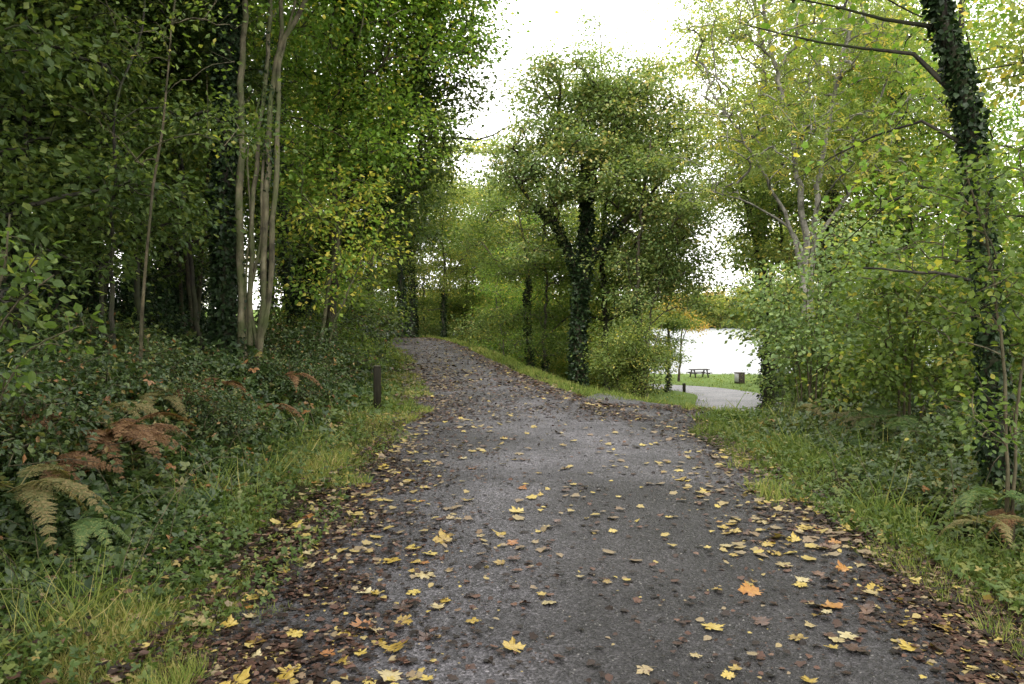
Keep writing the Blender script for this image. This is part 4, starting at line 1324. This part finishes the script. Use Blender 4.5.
xx = np.where(side < .3, XR(yy) + .1 - np.abs(rng.normal(size=560)) * .5, np.where(side > .72, XL(yy) - .1 + np.abs(rng.normal(size=560)) * .5, xx))
lc.add('maple', np.stack([xx, yy, path_z(xx, yy) + .016], 1), rng.normal(size=(560, 3)) * np.array([1, 1, .08]), np.array([0, 0, 1.0]) + rng.normal(size=(560, 3)) * .18,
       rng.uniform(.045, .10, 560), rng.uniform(.88, 1, 560))
tag(link('leaf_litter', lc.mesh('leaf_litter'), L['litter']), 'brown sodden leaf litter along the path edges', 'leaf litter', kind='stuff')

T['pebble'] = tpl([(0, -.5, 0), (.4, .05, -.05), (0, .5, 0), (-.45, -.05, .03), (.05, 0, .34), (0, 0, -.2)],
                  [(0, 1, 4), (1, 2, 4), (2, 3, 4), (3, 0, 4)])
rng = np.random.default_rng(409)
y = dens_y(rng, 30000, 2.7, 20, 1.7)
x = XL(y) + rng.uniform(-.02, 1.02, len(y)) * (XR(y) - XL(y))
k = vnoise(x, y, .7, 41) + rng.normal(size=len(y)) * .6 > -.2
x, y = x[k], y[k]
lc = LeafCloud()
lc.add('pebble', np.stack([x, y, path_z(x, y) - .001], 1), rng.normal(size=(len(x), 3)) * np.array([1, 1, .1]), np.array([0, 0, 1.0]) + rng.normal(size=(len(x), 3)) * .2,
       (.006 + .012 * rng.uniform(size=len(x)) ** 3) * np.clip(y / 6, 1, 2), rng.beta(1.2, 2.0, len(x)))
L['grit'] = leaf_mat('grit_stone', [(0, (.008, .0075, .0075)), (.5, (.04, .037, .036)), (.8, (.11, .105, .10)), (1, (.2, .19, .175))], 0, .5, .3, desat=0)
tag(link('gravel', lc.mesh('gravel'), L['grit']), 'loose dark and pale grit scattered over the path', 'gravel', kind='stuff')

FM = {'yellow': fallen_mat('fallen_leaf_yellow', (.085, .05, .012), (.215, .15, .026), (.32, .255, .075)),
      'pale': fallen_mat('fallen_leaf_pale', (.12, .08, .04), (.225, .18, .085), (.31, .27, .16)),
      'orange': fallen_mat('fallen_leaf_orange', (.07, .024, .009), (.17, .07, .018), (.26, .14, .025)),
      'brown': fallen_mat('fallen_leaf_brown', (.02, .011, .008), (.05, .025, .017), (.095, .052, .032))}
def fallen_mesh(seed):
    rng = np.random.default_rng(seed)
    half = [(.07, -.03), (.30, -.10), (.30, .02), (.46, .10), (.36, .20), (.28, .26), (.44, .34), (.46, .44), (.62, .52), (.46, .58), (.42, .66), (.20, .56), (.18, .70), (.26, .78), (.12, .84)]
    j = lambda: rng.normal() * .03
    ol = [(0, 0)] + [(x + j(), y + j()) for x, y in half] + [(0, 1.02)] + [(-x + j(), y + j()) for x, y in reversed(half)]
    c1, c2, c3 = rng.uniform(-.15, .55), rng.uniform(-.3, .3), rng.normal() * .25
    z = lambda x, y: c1 * x * x * 1.2 + c2 * (y - .4) ** 2 + c3 * x * y + rng.normal() * .012
    V = [(x, y - .4, z(x, y)) for x, y in ol] + [(0, -.05, 0.0)]
    n = len(ol)
    Fc = [(i, (i + 1) % n, n) for i in range(n)]
    a = rng.normal() * .4
    k = len(V)
    V += [(-.012, -.4, .004), (.012, -.4, .004), (a * .5 + .01, -.75, .02), (a * .5 - .01, -.75, .02)]
    Fc += [(k, k + 1, k + 2), (k, k + 2, k + 3)]
    return new_mesh('fallen_leaf', np.array(V), [np.array(Fc)])
FL = {(c, i): fallen_mesh(500 + i) for c in FM for i in range(14)}
rng = np.random.default_rng(402)
def leaf_spot():
    u = rng.uniform()
    if u < .40:                     # open path
        y = dens_y(rng, 1, 2.9, 11, 1.5)[0]
        return rng.uniform(float(XL(y)) + .8, float(XR(y)) - .3), y, 'path'
    if u < .68:                     # left band
        y = dens_y(rng, 1, 2.9, 9, 1.5)[0]
        return float(XL(y)) + rng.uniform(-.5, 1.1), y, 'left'
    y = dens_y(rng, 1, 2.9, 10, 1.5)[0]
    return float(XR(y)) + rng.uniform(-1.0, .45), y, 'right'
WH = {'path': 'on the open middle of the path', 'left': 'among the litter along the left path edge', 'right': 'along the right edge of the path'}
for k in range(300):
    x, y, wh = leaf_spot()
    c = rng.choice(['yellow', 'pale', 'orange', 'brown'], p=[.52, .22, .09, .17])
    inside = float(XL(y)) - .1 < x < float(XR(y)) + .1
    z = float(path_z(x, y)) + .012 if inside else float(H(x, y)) + .05
    o = link('fallen_leaf', FL[(c, int(rng.integers(14)))], FM[c], None, (x, y, z))
    o.rotation_euler = (rng.normal() * .07, rng.normal() * .07, rng.uniform(0, 6.28))
    sc = .05 + .075 * rng.uniform() ** 1.4 if c != 'brown' else rng.uniform(.06, .11)
    o.scale = (sc, sc, sc)
    tag(o, 'fallen %s lobed leaf lying %s' % (c, WH[wh]), 'leaf', '%s leaves %s' % (c, WH[wh]))

# ------------------------------------------------------------------ post, bollard, table, bin
def box_verts(cx, cy, cz, sx, sy, sz, bev=.01):
    hx, hy, hz = sx / 2, sy / 2, sz / 2
    V, ring = [], []
    prof = [(-hz, bev), (-hz + bev, 0), (hz - bev, 0), (hz, bev)]
    for (z, ins) in prof:
        b = bev
        x0, y0 = hx - ins, hy - ins
        V += [(cx + a, cy + c, cz + z) for a, c in ((-x0 + b, -y0), (x0 - b, -y0), (x0, -y0 + b), (x0, y0 - b), (x0 - b, y0), (-x0 + b, y0), (-x0, y0 - b), (-x0, -y0 + b))]
    Q = [(r * 8 + i, r * 8 + (i + 1) % 8, (r + 1) * 8 + (i + 1) % 8, (r + 1) * 8 + i) for r in range(3) for i in range(8)]
    return np.array(V, float), np.array(Q), np.array([list(range(7, -1, -1)), list(range(24, 32))])
def boxes(name, specs, mat, parent=None, rots=None):
    V, Q, E, n = [], [], [], 0
    for k, s in enumerate(specs):
        v, q, e = box_verts(*s)
        if rots and rots[k]:
            (ax, ang) = rots[k]
            c = np.array(s[:3])
            p = v - c
            ca, sa = math.cos(ang), math.sin(ang)
            if ax == 'x':
                p = np.stack([p[:, 0], p[:, 1] * ca - p[:, 2] * sa, p[:, 1] * sa + p[:, 2] * ca], 1)
            else:
                p = np.stack([p[:, 0] * ca + p[:, 2] * sa, p[:, 1], -p[:, 0] * sa + p[:, 2] * ca], 1)
            v = p + c
        V.append(v); Q.append(q + n); E.append(e + n)
        n += len(v)
    return link(name, new_mesh(name, np.concatenate(V), [np.concatenate(Q), np.concatenate(E)]), mat, parent)
M_post = plain_mat('weathered_post_wood', [(.3, (.004, .0035, .002)), (.5, (.010, .009, .005)), (.7, (.02, .02, .010))], 14, .85, (1, 1, .15), .5)
M_cut = plain_mat('post_end_grain', [(.3, (.025, .025, .017)), (.7, (.055, .05, .035))], 25, .85)
M_pic = plain_mat('dark_stained_wood', [(.3, (.010, .008, .007)), (.7, (.026, .02, .017))], 9, .7, (.2, 1, 1))
M_bin = plain_mat('brown_bin_timber', [(.3, (.03, .024, .02)), (.7, (.07, .055, .045))], 10, .75, (1, 1, .2))
M_metal = plain_mat('grey_bin_metal', [(.3, (.22, .22, .22)), (.7, (.34, .34, .34))], 6, .5)

b = G(377, 13.6)
t = thing('wooden_post', 'square weathered wooden post standing in the left grass verge', 'post', tuple(b), .25)
boxes('post_shaft', [(0, 0, .32, .125, .125, .86, .012)], M_post, t)
boxes('post_top', [(0, 0, .762, .118, .118, .018, .006)], M_cut, t)
b = G(684.5, 60)
t = thing('bollard', 'short dark post on the grass beside the lake road', 'post', tuple(b), .1)
boxes('post_shaft', [(0, 0, .25, .2, .2, .8, .02)], M_post, t)
boxes('post_top', [(0, 0, .66, .17, .17, .02, .008)], M_cut, t)

b = G(699.5, 75)
t = thing('picnic_table', 'dark wooden picnic table with attached benches on the lakeside grass', 'picnic table', tuple(b), .25)
boxes('tabletop', [(0, (k - 2) * .155, .75, 1.8, .147, .06, .006) for k in range(5)], M_pic, t)
for sy in (-1, 1):
    boxes('bench', [(0, sy * .72 + (k - .5) * .15, .45, 1.8, .145, .06, .006) for k in range(2)], M_pic, t)
for sx in (-1, 1):
    o = boxes('leg_frame', [(sx * .65, -.42, .36, .07, .14, .86, .006), (sx * .65, .42, .36, .07, .14, .86, .006), (sx * .70, 0, .40, .045, 1.6, .10, .006), (sx * .70, 0, .70, .045, .74, .07, .006)], M_pic, t,
              [('x', -.42), ('x', .42), None, None])

b = G(740, 68)
t = thing('litter_bin', 'brown square litter bin with pale side panel by the lake road', 'bin', tuple(b), .45)
boxes('bin_body', [(0, 0, .45, .62, .62, .9, .02)], M_bin, t)
boxes('bin_slats', [((k - 2) * .118, -.322, .45, .098, .02, .82, .004) for k in range(5)], M_bin, t)
boxes('side_panel', [(-.322, 0, .5, .02, .5, .7, .004)], M_metal, t)
boxes('bin_lid', [(0, 0, .93, .7, .7, .05, .015)], M_bin, t)
